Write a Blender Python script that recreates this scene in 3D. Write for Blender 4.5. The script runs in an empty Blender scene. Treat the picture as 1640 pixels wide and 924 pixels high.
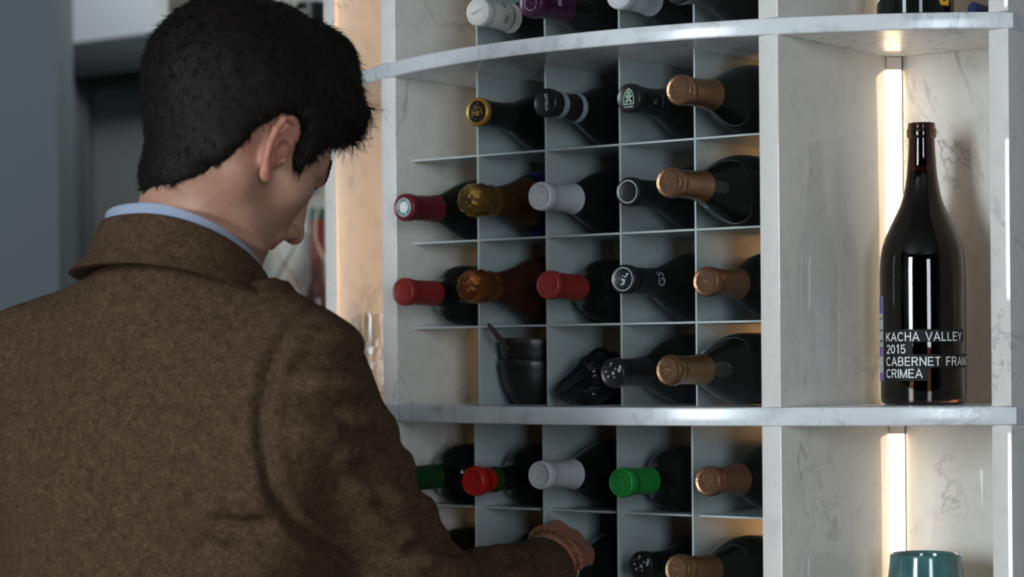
import bpy, bmesh, math, random
import numpy as np
from mathutils import Vector, Matrix, noise as mnoise

random.seed(7); rng = np.random.default_rng(7)
SC = bpy.context.scene
COL = SC.collection
CZ = 1.35            # eye height of the photographer
F = 3650.0           # focal length in pixels of the 1640 px wide frame
PX, PY, ROLL = 820.0, 578.0, 0.0085

# ------------------------------------------------------------------ camera
cam_d = bpy.data.cameras.new('camera'); cam = bpy.data.objects.new('camera', cam_d); COL.objects.link(cam)
cam_d.sensor_width = 36; cam_d.lens = F / 1640 * 36; cam_d.shift_y = (PY - 462) / 1640
_c, _s = math.cos(ROLL), math.sin(ROLL)
cam.matrix_world = Matrix(((_c, _s, 0, 0), (0, 0, -1, 0), (-_s, _c, 0, CZ), (0, 0, 0, 1)))
cam_d.dof.use_dof = True; cam_d.dof.focus_distance = 2.52; cam_d.dof.aperture_fstop = 4.5
cam_d.clip_start = 0.05
SC.camera = cam
SC.view_settings.view_transform = 'Standard'; SC.view_settings.look = 'None'
SC.view_settings.gamma = 1; SC.view_settings.exposure = -0.10
SC.view_settings.use_curve_mapping = False

# ------------------------------------------------------------------ world and daylight from the windows behind the photographer
wd = bpy.data.worlds.new('world'); SC.world = wd; wd.use_nodes = True
wd.node_tree.nodes['Background'].inputs[0].default_value = (0.55, 0.66, 0.75, 1)
wd.node_tree.nodes['Background'].inputs[1].default_value = 0.10
def area(name, loc, target, sx, sy, power, color):
    l = bpy.data.lights.new(name, 'AREA'); l.shape = 'RECTANGLE'; l.size = sx; l.size_y = sy
    l.energy = power; l.color = color
    o = bpy.data.objects.new(name, l); COL.objects.link(o); o.location = loc
    o.rotation_euler = (Vector(target) - Vector(loc)).to_track_quat('-Z', 'Y').to_euler()
    return o
area('window_light', (-2.75, -0.9, 1.75), (0.1, 2.6, 1.35), 0.85, 1.9, 140, (0.82, 0.92, 1.0))
area('window_light', (0.95, -2.4, 1.7), (0.2, 2.6, 1.3), 0.8, 1.9, 75, (0.82, 0.92, 1.0))

area('door_fill_light', (-.75, 4.72, 2.9), (-1.0, 5.3, 1.6), 0.4, 0.25, 26, (.92, .96, 1.0))  # unseen fill added to brighten the door wall, not an actual ceiling lamp

# ------------------------------------------------------------------ materials
def new_mat(name):
    m = bpy.data.materials.new(name); m.use_nodes = True
    nt = m.node_tree; b = nt.nodes['Principled BSDF']
    return m, nt, b
def setp(b, **kw):
    for k, v in kw.items():
        k = k.replace('_', ' ')
        if k in b.inputs:
            b.inputs[k].default_value = (*v, 1) if (isinstance(v, tuple) and len(v) == 3 and len(b.inputs[k].default_value) == 4) else v
def plain(name, col, rough=0.5, metal=0.0, bump=0.0, bscale=200, var=0.0, vscale=30, **kw):
    m, nt, b = new_mat(name); setp(b, Base_Color=col, Roughness=rough, Metallic=metal, **kw)
    N = nt.nodes; L = nt.links
    tc = N.new('ShaderNodeTexCoord')
    if var > 0:
        n = N.new('ShaderNodeTexNoise'); n.inputs['Scale'].default_value = vscale; n.inputs['Detail'].default_value = 4
        L.new(tc.outputs['Object'], n.inputs['Vector'])
        r = N.new('ShaderNodeValToRGB'); L.new(n.outputs['Fac'], r.inputs[0])
        r.color_ramp.elements[0].position = .3; r.color_ramp.elements[1].position = .7
        r.color_ramp.elements[0].color = (*[c * (1 - var) for c in col], 1)
        r.color_ramp.elements[1].color = (*[min(1, c * (1 + var)) for c in col], 1)
        L.new(r.outputs[0], b.inputs['Base Color'])
    if bump > 0:
        n = N.new('ShaderNodeTexNoise'); n.inputs['Scale'].default_value = bscale; n.inputs['Detail'].default_value = 3
        L.new(tc.outputs['Object'], n.inputs['Vector'])
        bp = N.new('ShaderNodeBump'); bp.inputs['Strength'].default_value = bump; bp.inputs['Distance'].default_value = 0.001
        L.new(n.outputs['Fac'], bp.inputs['Height']); L.new(bp.outputs[0], b.inputs['Normal'])
    return m
def emit(name, col, strength):
    m, nt, b = new_mat(name); setp(b, Base_Color=col, Emission_Color=col, Emission_Strength=strength); return m

def marble(name, base, vein, rough, fine=0.5):
    m, nt, b = new_mat(name); N = nt.nodes; L = nt.links
    tc = N.new('ShaderNodeTexCoord'); geo = N.new('ShaderNodeNewGeometry')
    def mul(a, k):
        v = N.new('ShaderNodeVectorMath'); v.operation = 'SCALE'; L.new(a, v.inputs[0]); v.inputs['Scale'].default_value = k; return v.outputs[0]
    pos = geo.outputs['Position']
    def ridge(scale, width, dist, off):
        mp = N.new('ShaderNodeMapping'); L.new(pos, mp.inputs[0]); mp.inputs['Location'].default_value = off
        mp.inputs['Rotation'].default_value = (0.5, 0.35, 0.9); mp.inputs['Scale'].default_value = (1, 1, 0.6)
        n = N.new('ShaderNodeTexNoise'); L.new(mp.outputs[0], n.inputs['Vector'])
        n.inputs['Scale'].default_value = scale; n.inputs['Detail'].default_value = 6; n.inputs['Roughness'].default_value = .62; n.inputs['Distortion'].default_value = dist
        s = N.new('ShaderNodeMath'); s.operation = 'SUBTRACT'; L.new(n.outputs['Fac'], s.inputs[0]); s.inputs[1].default_value = .5
        a = N.new('ShaderNodeMath'); a.operation = 'ABSOLUTE'; L.new(s.outputs[0], a.inputs[0])
        r = N.new('ShaderNodeMapRange'); L.new(a.outputs[0], r.inputs[0]); r.inputs[1].default_value = 0; r.inputs[2].default_value = width
        r.inputs[3].default_value = 1; r.inputs[4].default_value = 0
        return r.outputs[0]
    r1 = ridge(5.0, .012, .9, (3.1, 1.7, 0.4)); r2 = ridge(14, .03, .5, (7.3, 2.2, 5.1))
    cl = N.new('ShaderNodeTexNoise'); L.new(pos, cl.inputs['Vector']); cl.inputs['Scale'].default_value = 9; cl.inputs['Detail'].default_value = 3
    msk = N.new('ShaderNodeMapRange'); L.new(cl.outputs['Fac'], msk.inputs[0]); msk.inputs[1].default_value = .45; msk.inputs[2].default_value = .68
    def mm(op, a, bb):
        x = N.new('ShaderNodeMath'); x.operation = op
        for i, v in enumerate((a, bb)):
            if isinstance(v, (int, float)): x.inputs[i].default_value = v
            else: L.new(v, x.inputs[i])
        return x.outputs[0]
    v = mm('ADD', mm('MULTIPLY', mm('MULTIPLY', r1, msk.outputs[0]), .62), mm('MULTIPLY', mm('MULTIPLY', r2, msk.outputs[0]), .22 * fine))
    cn = N.new('ShaderNodeTexNoise'); L.new(pos, cn.inputs['Vector']); cn.inputs['Scale'].default_value = 40; cn.inputs['Detail'].default_value = 5
    cr = N.new('ShaderNodeMapRange'); L.new(cn.outputs['Fac'], cr.inputs[0]); cr.inputs[1].default_value = .52; cr.inputs[2].default_value = .8
    v = mm('ADD', v, mm('MULTIPLY', cr.outputs[0], .30 * fine))
    v = mm('MINIMUM', v, 1.0)
    mx = N.new('ShaderNodeMix'); mx.data_type = 'RGBA'; L.new(v, mx.inputs[0])
    mx.inputs[6].default_value = (*base, 1); mx.inputs[7].default_value = (*vein, 1)
    L.new(mx.outputs[2], b.inputs['Base Color'])
    setp(b, Roughness=rough, Specular_IOR_Level=.55)
    bn = N.new('ShaderNodeTexNoise'); L.new(pos, bn.inputs['Vector']); bn.inputs['Scale'].default_value = 260
    bp = N.new('ShaderNodeBump'); bp.inputs['Strength'].default_value = .03; bp.inputs['Distance'].default_value = .0004
    L.new(bn.outputs['Fac'], bp.inputs['Height']); L.new(bp.outputs[0], b.inputs['Normal'])
    return m
M = {}
M['marble'] = marble('carrara_marble', (.70, .67, .615), (.20, .20, .205), .028, .6)
M['marble_edge'] = marble('carrara_marble_edge', (.66, .675, .68), (.19, .205, .24), .2, 1.7)
M['rack'] = plain('grey_powder_coated_steel', (.46, .53, .525), .30, 0, bump=.25, bscale=420, Specular_IOR_Level=.6)
M['led'] = emit('led_diffuser', (1.0, .76, .52), 5.0)
M['led_warm'] = emit('warm_led_diffuser', (1.0, .56, .25), 11.0)
M['led_far'] = emit('dim_led_diffuser', (1.0, .70, .45), 3.0)
M['endcap'] = plain('pale_end_cap', (.75, .66, .58), .5)
M['alu'] = plain('led_channel', (.12, .11, .10), .5, .4)
M['glass_black'] = plain('dark_bottle_glass', (.006, .008, .006), .045, 0, Specular_IOR_Level=.28)
M['glass_blue'] = plain('blue_bottle_label', (.012, .03, .16), .3)
M['wallL'] = plain('grey_blue_plaster', (.125, .150, .155), .85, bump=.2, bscale=60)
M['wallB'] = plain('pale_grey_plaster', (.30, .325, .345), .85, bump=.2, bscale=60)
M['doorframe'] = plain('dark_grey_green_paint', (.032, .037, .035), .5)
M['door'] = plain('grey_green_paint', (.105, .115, .11), .55)
M['wallD'] = plain('dark_plaster', (.09, .095, .10), .85)
M['floor'] = plain('dark_oak_floor', (.10, .065, .04), .45, var=.3, vscale=8)
M['ceil'] = plain('white_ceiling', (.3, .3, .3), .9)
M['white_print'] = plain('white_print', (.75, .75, .74), .5)
M['matte_black'] = plain('matte_black_print', (.006, .0065, .0055), .6, Specular_IOR_Level=.25)
M['teal'] = plain('teal_glaze', (.045, .125, .125), .12, var=.25, vscale=60, Coat_Weight=.5)
M['bowl'] = plain('black_stoneware', (.012, .011, .010), .38, bump=.5, bscale=150)
M['spoon'] = plain('dark_horn_spoon', (.05, .035, .025), .35)
M['gloss_black'] = plain('gloss_black_plastic', (.006, .006, .007), .12)

# ------------------------------------------------------------------ helpers
def W(px, py, Z):
    dx, dy = px - PX, py - PY
    a = (dx - ROLL * dy) / (1 + ROLL ** 2); b = -(dy + ROLL * dx) / (1 + ROLL ** 2)
    return Vector((a * Z / F, Z, CZ + b * Z / F))
def proj(p):
    p = np.asarray(p, float); a = p[..., 0] * F / p[..., 1]; b = (p[..., 2] - CZ) * F / p[..., 1]
    return PX + a - ROLL * b, PY - b - ROLL * a
# plan frame of the shelf: s runs along the bottle rack front, d runs into it
T = Vector((.794, -.608, 0)); D = Vector((.608, .794, 0)); F0 = Vector((-.123, 2.845, 0))
def S(s, d, z=0.0): return F0 + T * s + D * d + Vector((0, 0, z))
SROT = Matrix(((T.x, D.x, 0), (T.y, D.y, 0), (0, 0, 1)))     # local x -> T, y -> D
SROTZ = math.atan2(T.y, T.x)

def mesh_of(name, verts, faces, smooth=None):
    me = bpy.data.meshes.new(name); me.from_pydata([tuple(v) for v in verts], [], [tuple(f) for f in faces]); me.update()
    if smooth is not None:
        me.shade_smooth()
        if smooth < 3: me.set_sharp_from_angle(angle=smooth)
    return me
def link(name, me, mat, parent=None, loc=None):
    o = bpy.data.objects.new(name, me); COL.objects.link(o)
    if mat is not None and me is not None and not me.materials: me.materials.append(mat)
    if parent is not None: o.parent = parent
    if loc is not None: o.location = loc
    return o
def empty(name, loc, label, cat, group=None, rotz=0.0):
    o = bpy.data.objects.new(name, None); COL.objects.link(o); o.location = loc; o.rotation_euler = (0, 0, rotz)
    o.empty_display_size = .05
    return tag(o, label, cat, group)
def tag(o, label=None, cat=None, group=None, kind=None):
    for k, v in (('label', label), ('category', cat), ('group', group), ('kind', kind)):
        if v: o[k] = v
    return o
def box_mesh(name, x0, x1, y0, y1, z0, z1, bev=0.0, seg=2):
    bm = bmesh.new()
    vs = [bm.verts.new((x, y, z)) for x in (x0, x1) for y in (y0, y1) for z in (z0, z1)]
    for f in ((0, 1, 3, 2), (4, 6, 7, 5), (0, 4, 5, 1), (2, 3, 7, 6), (0, 2, 6, 4), (1, 5, 7, 3)): bm.faces.new([vs[i] for i in f])
    if bev: bmesh.ops.bevel(bm, geom=bm.edges[:], offset=bev, segments=seg, affect='EDGES', profile=.5)
    bmesh.ops.recalc_face_normals(bm, faces=bm.faces)
    me = bpy.data.meshes.new(name); bm.to_mesh(me); bm.free()
    if bev: me.shade_smooth(); me.set_sharp_from_angle(angle=.7)
    return me
def lathe(name, prof, n=48, smooth=.7, wob=None, closed=False):
    """prof: list of (r, z); r == 0 gives poles"""
    vs = []; rows = []
    for i, (r, z) in enumerate(prof):
        if r <= 1e-7: rows.append([len(vs)]); vs.append((0, 0, z)); continue
        row = []
        for k in range(n):
            a = 2 * math.pi * k / n; rr = r
            zz = z
            if wob: rr, zz = wob(r, z, a)
            row.append(len(vs)); vs.append((rr * math.cos(a), rr * math.sin(a), zz))
        rows.append(row)
    fs = []
    for A, B in zip(rows[:-1], rows[1:]):
        for k in range(n):
            k2 = (k + 1) % n
            if len(A) == 1 and len(B) == 1: continue
            if len(A) == 1: fs.append((A[0], B[k2], B[k]))
            elif len(B) == 1: fs.append((A[k], A[k2], B[0]))
            else: fs.append((A[k], A[k2], B[k2], B[k]))
    return mesh_of(name, vs, fs, smooth)
def tube(name, pts, radii, n=8, caps=True):
    pts = [Vector(p) for p in pts]; vs = []; fs = []
    if not hasattr(radii, '__len__'): radii = [radii] * len(pts)
    up = None
    for i, p in enumerate(pts):
        t = (pts[min(i + 1, len(pts) - 1)] - pts[max(i - 1, 0)]).normalized()
        if up is None: up = t.orthogonal().normalized()
        up = (up - t * up.dot(t)).normalized(); bi = t.cross(up)
        for k in range(n):
            a = 2 * math.pi * k / n; vs.append(p + (up * math.cos(a) + bi * math.sin(a)) * radii[i])
    for i in range(len(pts) - 1):
        for k in range(n):
            k2 = (k + 1) % n; fs.append((i * n + k, i * n + k2, (i + 1) * n + k2, (i + 1) * n + k))
    if caps: fs.append(tuple(range(n))[::-1]); fs.append(tuple(range((len(pts) - 1) * n, len(pts) * n)))
    return mesh_of(name, vs, fs, .9)
def text_mesh(body, size=1.0):
    """flat text as triangles in the xy plane, returns verts array and faces"""
    cu = bpy.data.curves.new('tmp_text', 'FONT'); cu.body = body; cu.size = size; cu.resolution_u = 4
    o = bpy.data.objects.new('tmp_text', cu); COL.objects.link(o)
    bpy.context.view_layer.update()
    ev = o.evaluated_get(bpy.context.evaluated_depsgraph_get()); me = ev.to_mesh()
    v = np.array([x.co[:] for x in me.vertices]); f = [tuple(p.vertices) for p in me.polygons]
    ev.to_mesh_clear(); bpy.data.objects.remove(o); bpy.data.curves.remove(cu)
    return v, f
def text_disc(name, body, w, h, z, parent, mat, rot=0.0, off=(0, 0)):
    v, f = text_mesh(body)
    mn, mx = v.min(0), v.max(0); v = v - (mn + mx) / 2
    v[:, 0] *= w / (mx[0] - mn[0]); v[:, 1] *= h / (mx[1] - mn[1])
    c, s = math.cos(rot), math.sin(rot)
    x = v[:, 0] * c - v[:, 1] * s + off[0]; y = v[:, 0] * s + v[:, 1] * c + off[1]
    return link(name, mesh_of(name, np.stack([x, y, np.full(len(x), z)], 1), f), mat, parent)

# ------------------------------------------------------------------ the room
def struct(name, me, mat, loc=None, rotz=0.0):
    o = link(name, me, mat, None, loc); o.rotation_euler = (0, 0, rotz); o['kind'] = 'structure'; return o
struct('floor', box_mesh('floor', -3.2, 3.2, -3, 6.6, -.1, 0), M['floor'])
struct('ceiling', box_mesh('ceiling', -3.2, 3.2, -3, 6.6, 3.0, 3.1), M['ceil'])
struct('wall_right', box_mesh('wall_right', 3.0, 3.1, -3, 6.6, 0, 3), M['wallD'])
struct('wall_rear', box_mesh('wall_rear', -3.2, 3.2, -3.1, -3.0, 0, 3), M['wallD'])
struct('wall_outer', box_mesh('wall_outer', -3.2, -3.1, -3, 6.6, 0, 3), M['wallD'])
# grey-blue wall that ends in a corner left of the doorway
cx = W(93, 300, 4.3).x
struct('wall_left', box_mesh('wall_left', -3.1, cx, 4.3, 4.46, 0, 3), M['wallL'])
# wall with the door, set askew behind it
pA = W(97, 75, 5.38)
wa = math.atan2(-.18, .246)
wl = struct('wall_back', box_mesh('wall_back', -2.4, 0.0, 0.0, .12, 0, 3.0), M['wallB'], (pA.x, pA.y, 0), wa)
struct('wall_back', box_mesh('wall_back', 1.06, 6.5, 0.0, .12, 0, 3.0), M['wallB'], (pA.x, pA.y, 0), wa)
struct('wall_back', box_mesh('wall_back', 0.0, 1.06, 0.0, .12, 2.1, 3.0), M['wallB'], (pA.x, pA.y, 0), wa)
dr = bpy.data.objects.new('door_1', None); COL.objects.link(dr); dr.location = (pA.x, pA.y, 0); dr.rotation_euler = (0, 0, wa)
dr['kind'] = 'structure'
def dpart(name, *a, mat='doorframe', bev=.004): return link(name, box_mesh(name, *a, bev), M[mat], dr)
dpart('door_frame', 0.0, .075, -.035, .10, 0, 2.1); dpart('door_frame', .985, 1.06, -.035, .10, 0, 2.1)
dpart('door_frame', .075, .985, -.035, .10, 2.015, 2.1)
dpart('door_leaf', .083, .977, .02, .06, .01, 2.01, mat='door')
dpart('door_stop', .075, .09, -.01, .02, 0, 2.015); dpart('door_stop', .09, .985, -.01, .02, 2.0, 2.015)

# ------------------------------------------------------------------ the curved marble display shelf
Cs, Cd, Rr = .279, .66, .75
def arc(s): return Cd - math.sqrt(max(0, Rr * Rr - (s - Cs) ** 2))
SH = [(-.053, .0205), (.371, .0185), (.795, .02), (-.477, .0205), (-.901, .0205)]   # top height rel. to the eye, thickness
display = empty('display_shelf', S(.26, .3, 0), 'rounded white marble shelf unit with curved boards and lit corner niches', 'shelf')
display.rotation_euler = (0, 0, SROTZ); ORG = S(.26, .3, 0)
def dloc(s, d): return (s - .26, d - .3)
def dbox(name, s0, s1, d0, d1, z0, z1, mat, bev=.0006, parent=None):
    x0, y0 = dloc(s0, d0); x1, y1 = dloc(s1, d1)
    return link(name, box_mesh(name, x0, x1, y0, y1, z0 + CZ, z1 + CZ, bev), M[mat], parent or display)
def curved_board(z_top, th):
    n = 72; ss = [-.250 + (1.018) * i / n for i in range(n + 1)]
    poly = [dloc(s, arc(s) - .001) for s in ss] + [dloc(.768, .46), dloc(-.250, .46)]
    bm = bmesh.new()
    top = [bm.verts.new((x, y, CZ + z_top)) for x, y in poly]; bot = [bm.verts.new((x, y, CZ + z_top - th)) for x, y in poly]
    bm.faces.new(top); bm.faces.new(bot[::-1]); k = len(poly)
    for i in range(k): bm.faces.new((top[i], bot[i], bot[(i + 1) % k], top[(i + 1) % k]))
    bmesh.ops.recalc_face_normals(bm, faces=bm.faces)
    ed = [e for e in bm.edges if abs(e.verts[0].co.z - e.verts[1].co.z) < 1e-5]
    bmesh.ops.bevel(bm, geom=ed, offset=.0022, segments=3, affect='EDGES', profile=.5)
    me = bpy.data.meshes.new('curved_board'); bm.to_mesh(me); bm.free(); me.shade_smooth(); me.set_sharp_from_angle(angle=.8)
    return link('curved_board', me, M['marble_edge'], display)
for zt, th in SH: curved_board(zt, th)
tiers = [(-.053, .371 - .0185), (-.477, -.053 - .0205), (.371, .795 - .02), (-.901, -.477 - .0205)]
NB = .205            # depth of the lit corners
for z0, z1 in tiers:
    dbox('upright_panel', -.0235, 0.0, arc(-.012) + .001, .36, z0, z1, 'marble')
    dbox('upright_panel', .53, .5545, arc(.54) + .001, .36, z0, z1, 'marble')
    dbox('upright_panel', -.2465, -.226, arc(-.236) - .004, .44, z0, z1, 'marble')
    dbox('upright_panel', .7435, .7665, arc(.755) + .001, .44, z0, z1, 'marble')
    dbox('back_panel', .0, .53, .345, .36, z0, z1, 'marble')
    dbox('back_panel', .5695, .7435, .2165, .232, z0, z1, 'marble')
    dbox('back_panel', -.226, -.041, .2165, .232, z0, z1, 'marble')
    # light strips in the corners: aluminium channel with a diffuser
    for qi, (sa, da, sb, db) in enumerate(((.5555, .2010, .5695, .2150), (-.0250, .2010, -.0390, .2150), (.0015, .3290, .0155, .3430), (.5285, .3290, .5145, .3430))):
        ax, ay = dloc(sa, da); bx, by = dloc(sb, db)
        v = Vector((bx - ax, by - ay, 0)); Lh = v.length; c = Vector(((ax + bx) / 2, (ay + by) / 2, 0)); ang = math.atan2(v.y, v.x)
        nrm = Vector((-v.y, v.x, 0)).normalized()
        if nrm.y > 0: nrm = -nrm
        if ang and nrm.dot(Vector((-math.sin(ang), math.cos(ang), 0))) > 0: sgn = 1
        else: sgn = -1
        ch = link('light_channel', box_mesh('light_channel', -Lh / 2, Lh / 2, -.002 if sgn > 0 else .0, .0 if sgn > 0 else .002, z0 + CZ, z1 + CZ), M['alu'], display)
        ch.location = c - nrm * .0035; ch.rotation_euler = (0, 0, ang)
        st = link('light_strip', box_mesh('light_strip', -Lh / 2 + .0008, Lh / 2 - .0008, -.0016, .0016, z0 + CZ + .001, z1 + CZ - .016), M['led' if qi == 0 else 'led_warm'], ch)
        st.location = (0, .0035 * sgn * .6, 0)
        ec = link('end_cap', box_mesh('end_cap', -Lh / 2 + .0008, Lh / 2 - .0008, -.0016, .0016, z1 + CZ - .0155, z1 + CZ - .0005), M['endcap'], ch); ec.location = st.location
dbox('plinth', -.22, .74, .13, .44, -1.35, -.9215, 'marble')

# ------------------------------------------------------------------ steel bottle racks
SDIV = [.1045, .2080, .3155, .4190]
def rack(z0, z1, plates, label, sh=0.0, rec=.0):
    r = empty('bottle_rack', S(.265, .15, CZ + z0), label, 'bottle rack', 'steel bottle racks set between the marble boards', SROTZ)
    def rb(name, s0, s1, d0, d1, za, zb):
        return link(name, box_mesh(name, s0 - .265, s1 - .265, d0 - .15, d1 - .15, za - z0, zb - z0, .0004, 1), M['rack'], r)
    for s in SDIV: rb('divider', s - .0012 + sh, s + .0012 + sh, -rec, .30, z0, z1)
    for z in plates: rb('shelf_plate', .0005, .5295, 0.0 if not rec else -rec + .012, .30, z - .0012, z + .0012)
    return r
rack(-.053, .3525, (.042, .1474, .2507), 'grey steel bottle rack in the middle opening, beside the standing black bottle')
rack(-.477, -.0735, (-.1785, -.2835, -.3885), 'grey steel bottle rack in the lower opening, where the man reaches in', -.0045, .004)
rack(.371, .775, (.4765, .5815, .6865), 'grey steel bottle rack in the top opening, mostly cut off by the photo edge')
# ------------------------------------------------------------------ bottles
def foil(name, col, rough=.35, metal=0.0, bump=.15, bscale=300):
    return plain(name, col, rough, metal, bump=bump, bscale=bscale)
CAPM = dict(
    copper=plain('copper_foil_capsule', (.27, .135, .072), .30, .75, bump=.35, bscale=350),
    bronze=plain('bronze_foil_capsule', (.17, .095, .04), .36, .75, bump=.35, bscale=350),
    white=plain('white_capsule', (.52, .52, .535), .45), cream=plain('cream_capsule', (.62, .60, .55), .4),
    red=plain('red_capsule', (.26, .022, .02), .42, bump=.2, bscale=120), wax=plain('red_wax', (.42, .012, .01), .25, bump=.3, bscale=160),
    burgundy=plain('burgundy_capsule', (.12, .012, .022), .38), purple=plain('purple_capsule', (.055, .010, .038), .3, .3),
    black=plain('black_capsule', (.012, .012, .012), .3), green=plain('green_capsule', (.01, .22, .035), .35, bump=.2, bscale=200),
    dgreen=plain('dark_green_capsule', (.008, .05, .012), .35), gold=plain('crumpled_gold_foil', (.60, .34, .09), .2, .9, bump=1.0, bscale=240),
    orange=plain('crumpled_copper_foil', (.60, .20, .07), .2, .9, bump=1.0, bscale=240), emblem_shade=plain('painted_emblem_shade', (.10, .05, .026), .4, .6), champ=plain('bronze_neck_foil', (.075, .022, .012), .4, .5, bump=.4, bscale=90),
    goldneck=plain('dark_gold_neck_foil', (.08, .04, .012), .4, .5, bump=.4, bscale=90),
    goldring=plain('gold_ring', (.50, .27, .05), .35, .5), silver=plain('silver_band', (.45, .5, .52), .4, .4),
    navy=plain('navy_cap', (.01, .015, .08), .25), pgreen=plain('pale_green_print', (.30, .42, .30), .5), dgrey=plain('dark_print', (.03, .03, .035), .5),
    seal=plain('green_seal', (.02, .17, .12), .5), amber=plain('yellow_label_mark', (.75, .38, .01), .5))
def prof_bottle(kind):
    if kind == 'burg':
        R = .0405; return R, [(0, .004), (R * .6, .001), (R * .9, 0), (R, .004), (R, .145), (R * .985, .158), (R * .93, .172), (R * .83, .187), (R * .70, .202), (R * .56, .217), (R * .455, .230), (.0158, .243), (.0148, .252), (.0145, .275), (.0143, .289), (.0157, .2895), (.0160, .2955), (.0150, .2995), (.012, .3), (0, .3)]
    if kind == 'bord':
        R = .0375; return R, [(0, .004), (R * .6, .001), (R * .93, 0), (R, .004), (R, .180), (R * .985, .190), (R * .92, .200), (R * .80, .2085), (R * .62, .215), (.0175, .221), (.0155, .230), (.0146, .25), (.0143, .289), (.0154, .2895), (.0158, .2955), (.0148, .2995), (.012, .3), (0, .3)]
    if kind == 'champ':
        R = .0430; return R, [(0, .004), (R * .6, .001), (R * .93, 0), (R, .004), (R, .135), (R * .985, .150), (R * .93, .166), (R * .82, .183), (R * .68, .200), (R * .55, .218), (.0195, .236), (.0172, .255), (.0158, .275), (.0155, .290), (.012, .300), (0, .3)]
def radius_at(prof, z):
    for (r0, z0), (r1, z1) in zip(prof[3:-1], prof[4:]):
        if z0 <= z <= z1 and z1 > z0: return r0 + (r1 - r0) * (z - z0) / (z1 - z0)
    return prof[-3][0]
_mc = {}
def cached(key, fn):
    if key not in _mc: _mc[key] = fn()
    return _mc[key]
def crumple(amp, f, seed):
    def w(r, z, a):
        p = Vector((math.cos(a) * r * f + seed, math.sin(a) * r * f, z * f))
        q = mnoise.noise(p) + .6 * mnoise.noise(p * 2.1)
        return r * (1 + amp * q), z + .0012 * mnoise.noise(p * 1.3 + Vector((9, 3, 1)))
    return w
def build_bottle(kind, cap, label, group, deco=None, capz=None, glass='glass_black', name='wine_bottle'):
    R, prof = prof_bottle(kind)
    b = empty(name, (0, 0, 0), label, 'bottle', group)
    link('bottle_glass', cached(('g', kind, glass), lambda: lathe('bottle_glass_' + kind, prof, 56)), M[glass], b).data.name = 'bottle_glass'
    H = .3
    if kind == 'champ':
        nk = [(radius_at(prof, z) + .0006, z) for z in ((.165, .183, .200, .218, .236, .25) if cap == 'orange' else (.196, .207, .218, .236, .25))] + [(.0175, .262)]
        link('neck_foil', lathe('neck_foil', nk, 40, wob=crumple(.03, 160, 3)), CAPM['champ' if cap == 'orange' else 'goldneck'], b)
        cp = [(.0165, .254), (.0192, .262), (.0178, .268), (.0188, .272), (.0200, .282), (.0200, .292), (.0190, .299), (.0168, .304), (.012, .3062), (.006, .307), (0, .307)]
        link('foil_cap', lathe('foil_cap', cp, 56, wob=crumple(.10, 260, 1.5)), CAPM[cap], b)
        H = .307
    else:
        if capz is None: capz = .236 if kind == 'burg' else .240
        cp = []
        zs = [capz] + [z for z in (.243, .256, .275, .2875) if z > capz + .002]
        cp = [(radius_at(prof, capz) + .0002, capz - .0003)] + [(radius_at(prof, z) + .0008, z) for z in zs]
        cp += [(.0153, .2830), (.0148, .2838), (.0155, .2846), (.0156, .2868), (.0165, .2885), (.0168, .2915), (.0168, .2975), (.0162, .3005), (.0150, .3015), (.0132, .3010), (.0122, .3006), (0, .3006)]
        if cap == 'wax': cp = cp[:-6] + [(.0176, .2925), (.0182, .298), (.0172, .3025), (.0150, .3048), (.0135, .3040), (0, .3040)]
        key = ('c', kind, capz, cap == 'wax')
        me = cached(key, lambda: lathe('capsule', cp, 48)).copy(); me.materials.clear()
        link('capsule', me, CAPM[cap], b)
        H = .3006 if cap != 'wax' else .304
    zf = H + .0004
    if deco: deco(b, zf, prof)
    b['_R'] = R; b['_H'] = H
    return b
def lay(b, px, py, sc, z_shelf, face_down=.16):
    """place bottle b with its cap centre seen at px, py and its body lying on the plate in the cell centred on sc"""
    R, H = b['_R'], b['_H']; del b['_R']; del b['_H']
    dx, dy = px - PX, py - PY; A = (dx - ROLL * dy) / (1 + ROLL ** 2) / F; B = -(dy + ROLL * dx) / (1 + ROLL ** 2) / F
    P0 = S(sc, 0); t = (P0.x - A * P0.y) / (D.x - A * D.y)
    cap = P0 - D * t; cap.z = CZ + B * cap.y
    body = S(sc, -t + .17); body.z = CZ + z_shelf + R + .0016
    ax = (cap - body).normalized()
    # base end must not sink into the plate
    x = Vector((0, 0, 1)).cross(ax).normalized(); y = ax.cross(x)
    m = Matrix(((x.x, y.x, ax.x), (x.y, y.y, ax.y), (x.z, y.z, ax.z)))
    base = cap - ax * H
    b.matrix_world = Matrix.Translation(base) @ m.to_4x4()
    return t
def ring(name, r0, r1, z, mat, parent, n=40, th=.0003):
    vs = []; fs = []
    for k in range(n):
        a = 2 * math.pi * k / n; c, s = math.cos(a), math.sin(a); vs += [(r0 * c, r0 * s, z), (r1 * c, r1 * s, z)]
    for k in range(n):
        i, j = 2 * k, 2 * ((k + 1) % n); fs.append((i, i + 1, j + 1, j))
    return link(name, mesh_of(name, vs, fs), mat, parent)
def disc(name, r, z, mat, parent, off=(0, 0)):
    n = 24; return link(name, mesh_of(name, [(off[0] + r * math.cos(2 * math.pi * k / n), off[1] + r * math.sin(2 * math.pi * k / n), z) for k in range(n)], [tuple(range(n))]), mat, parent)
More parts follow.
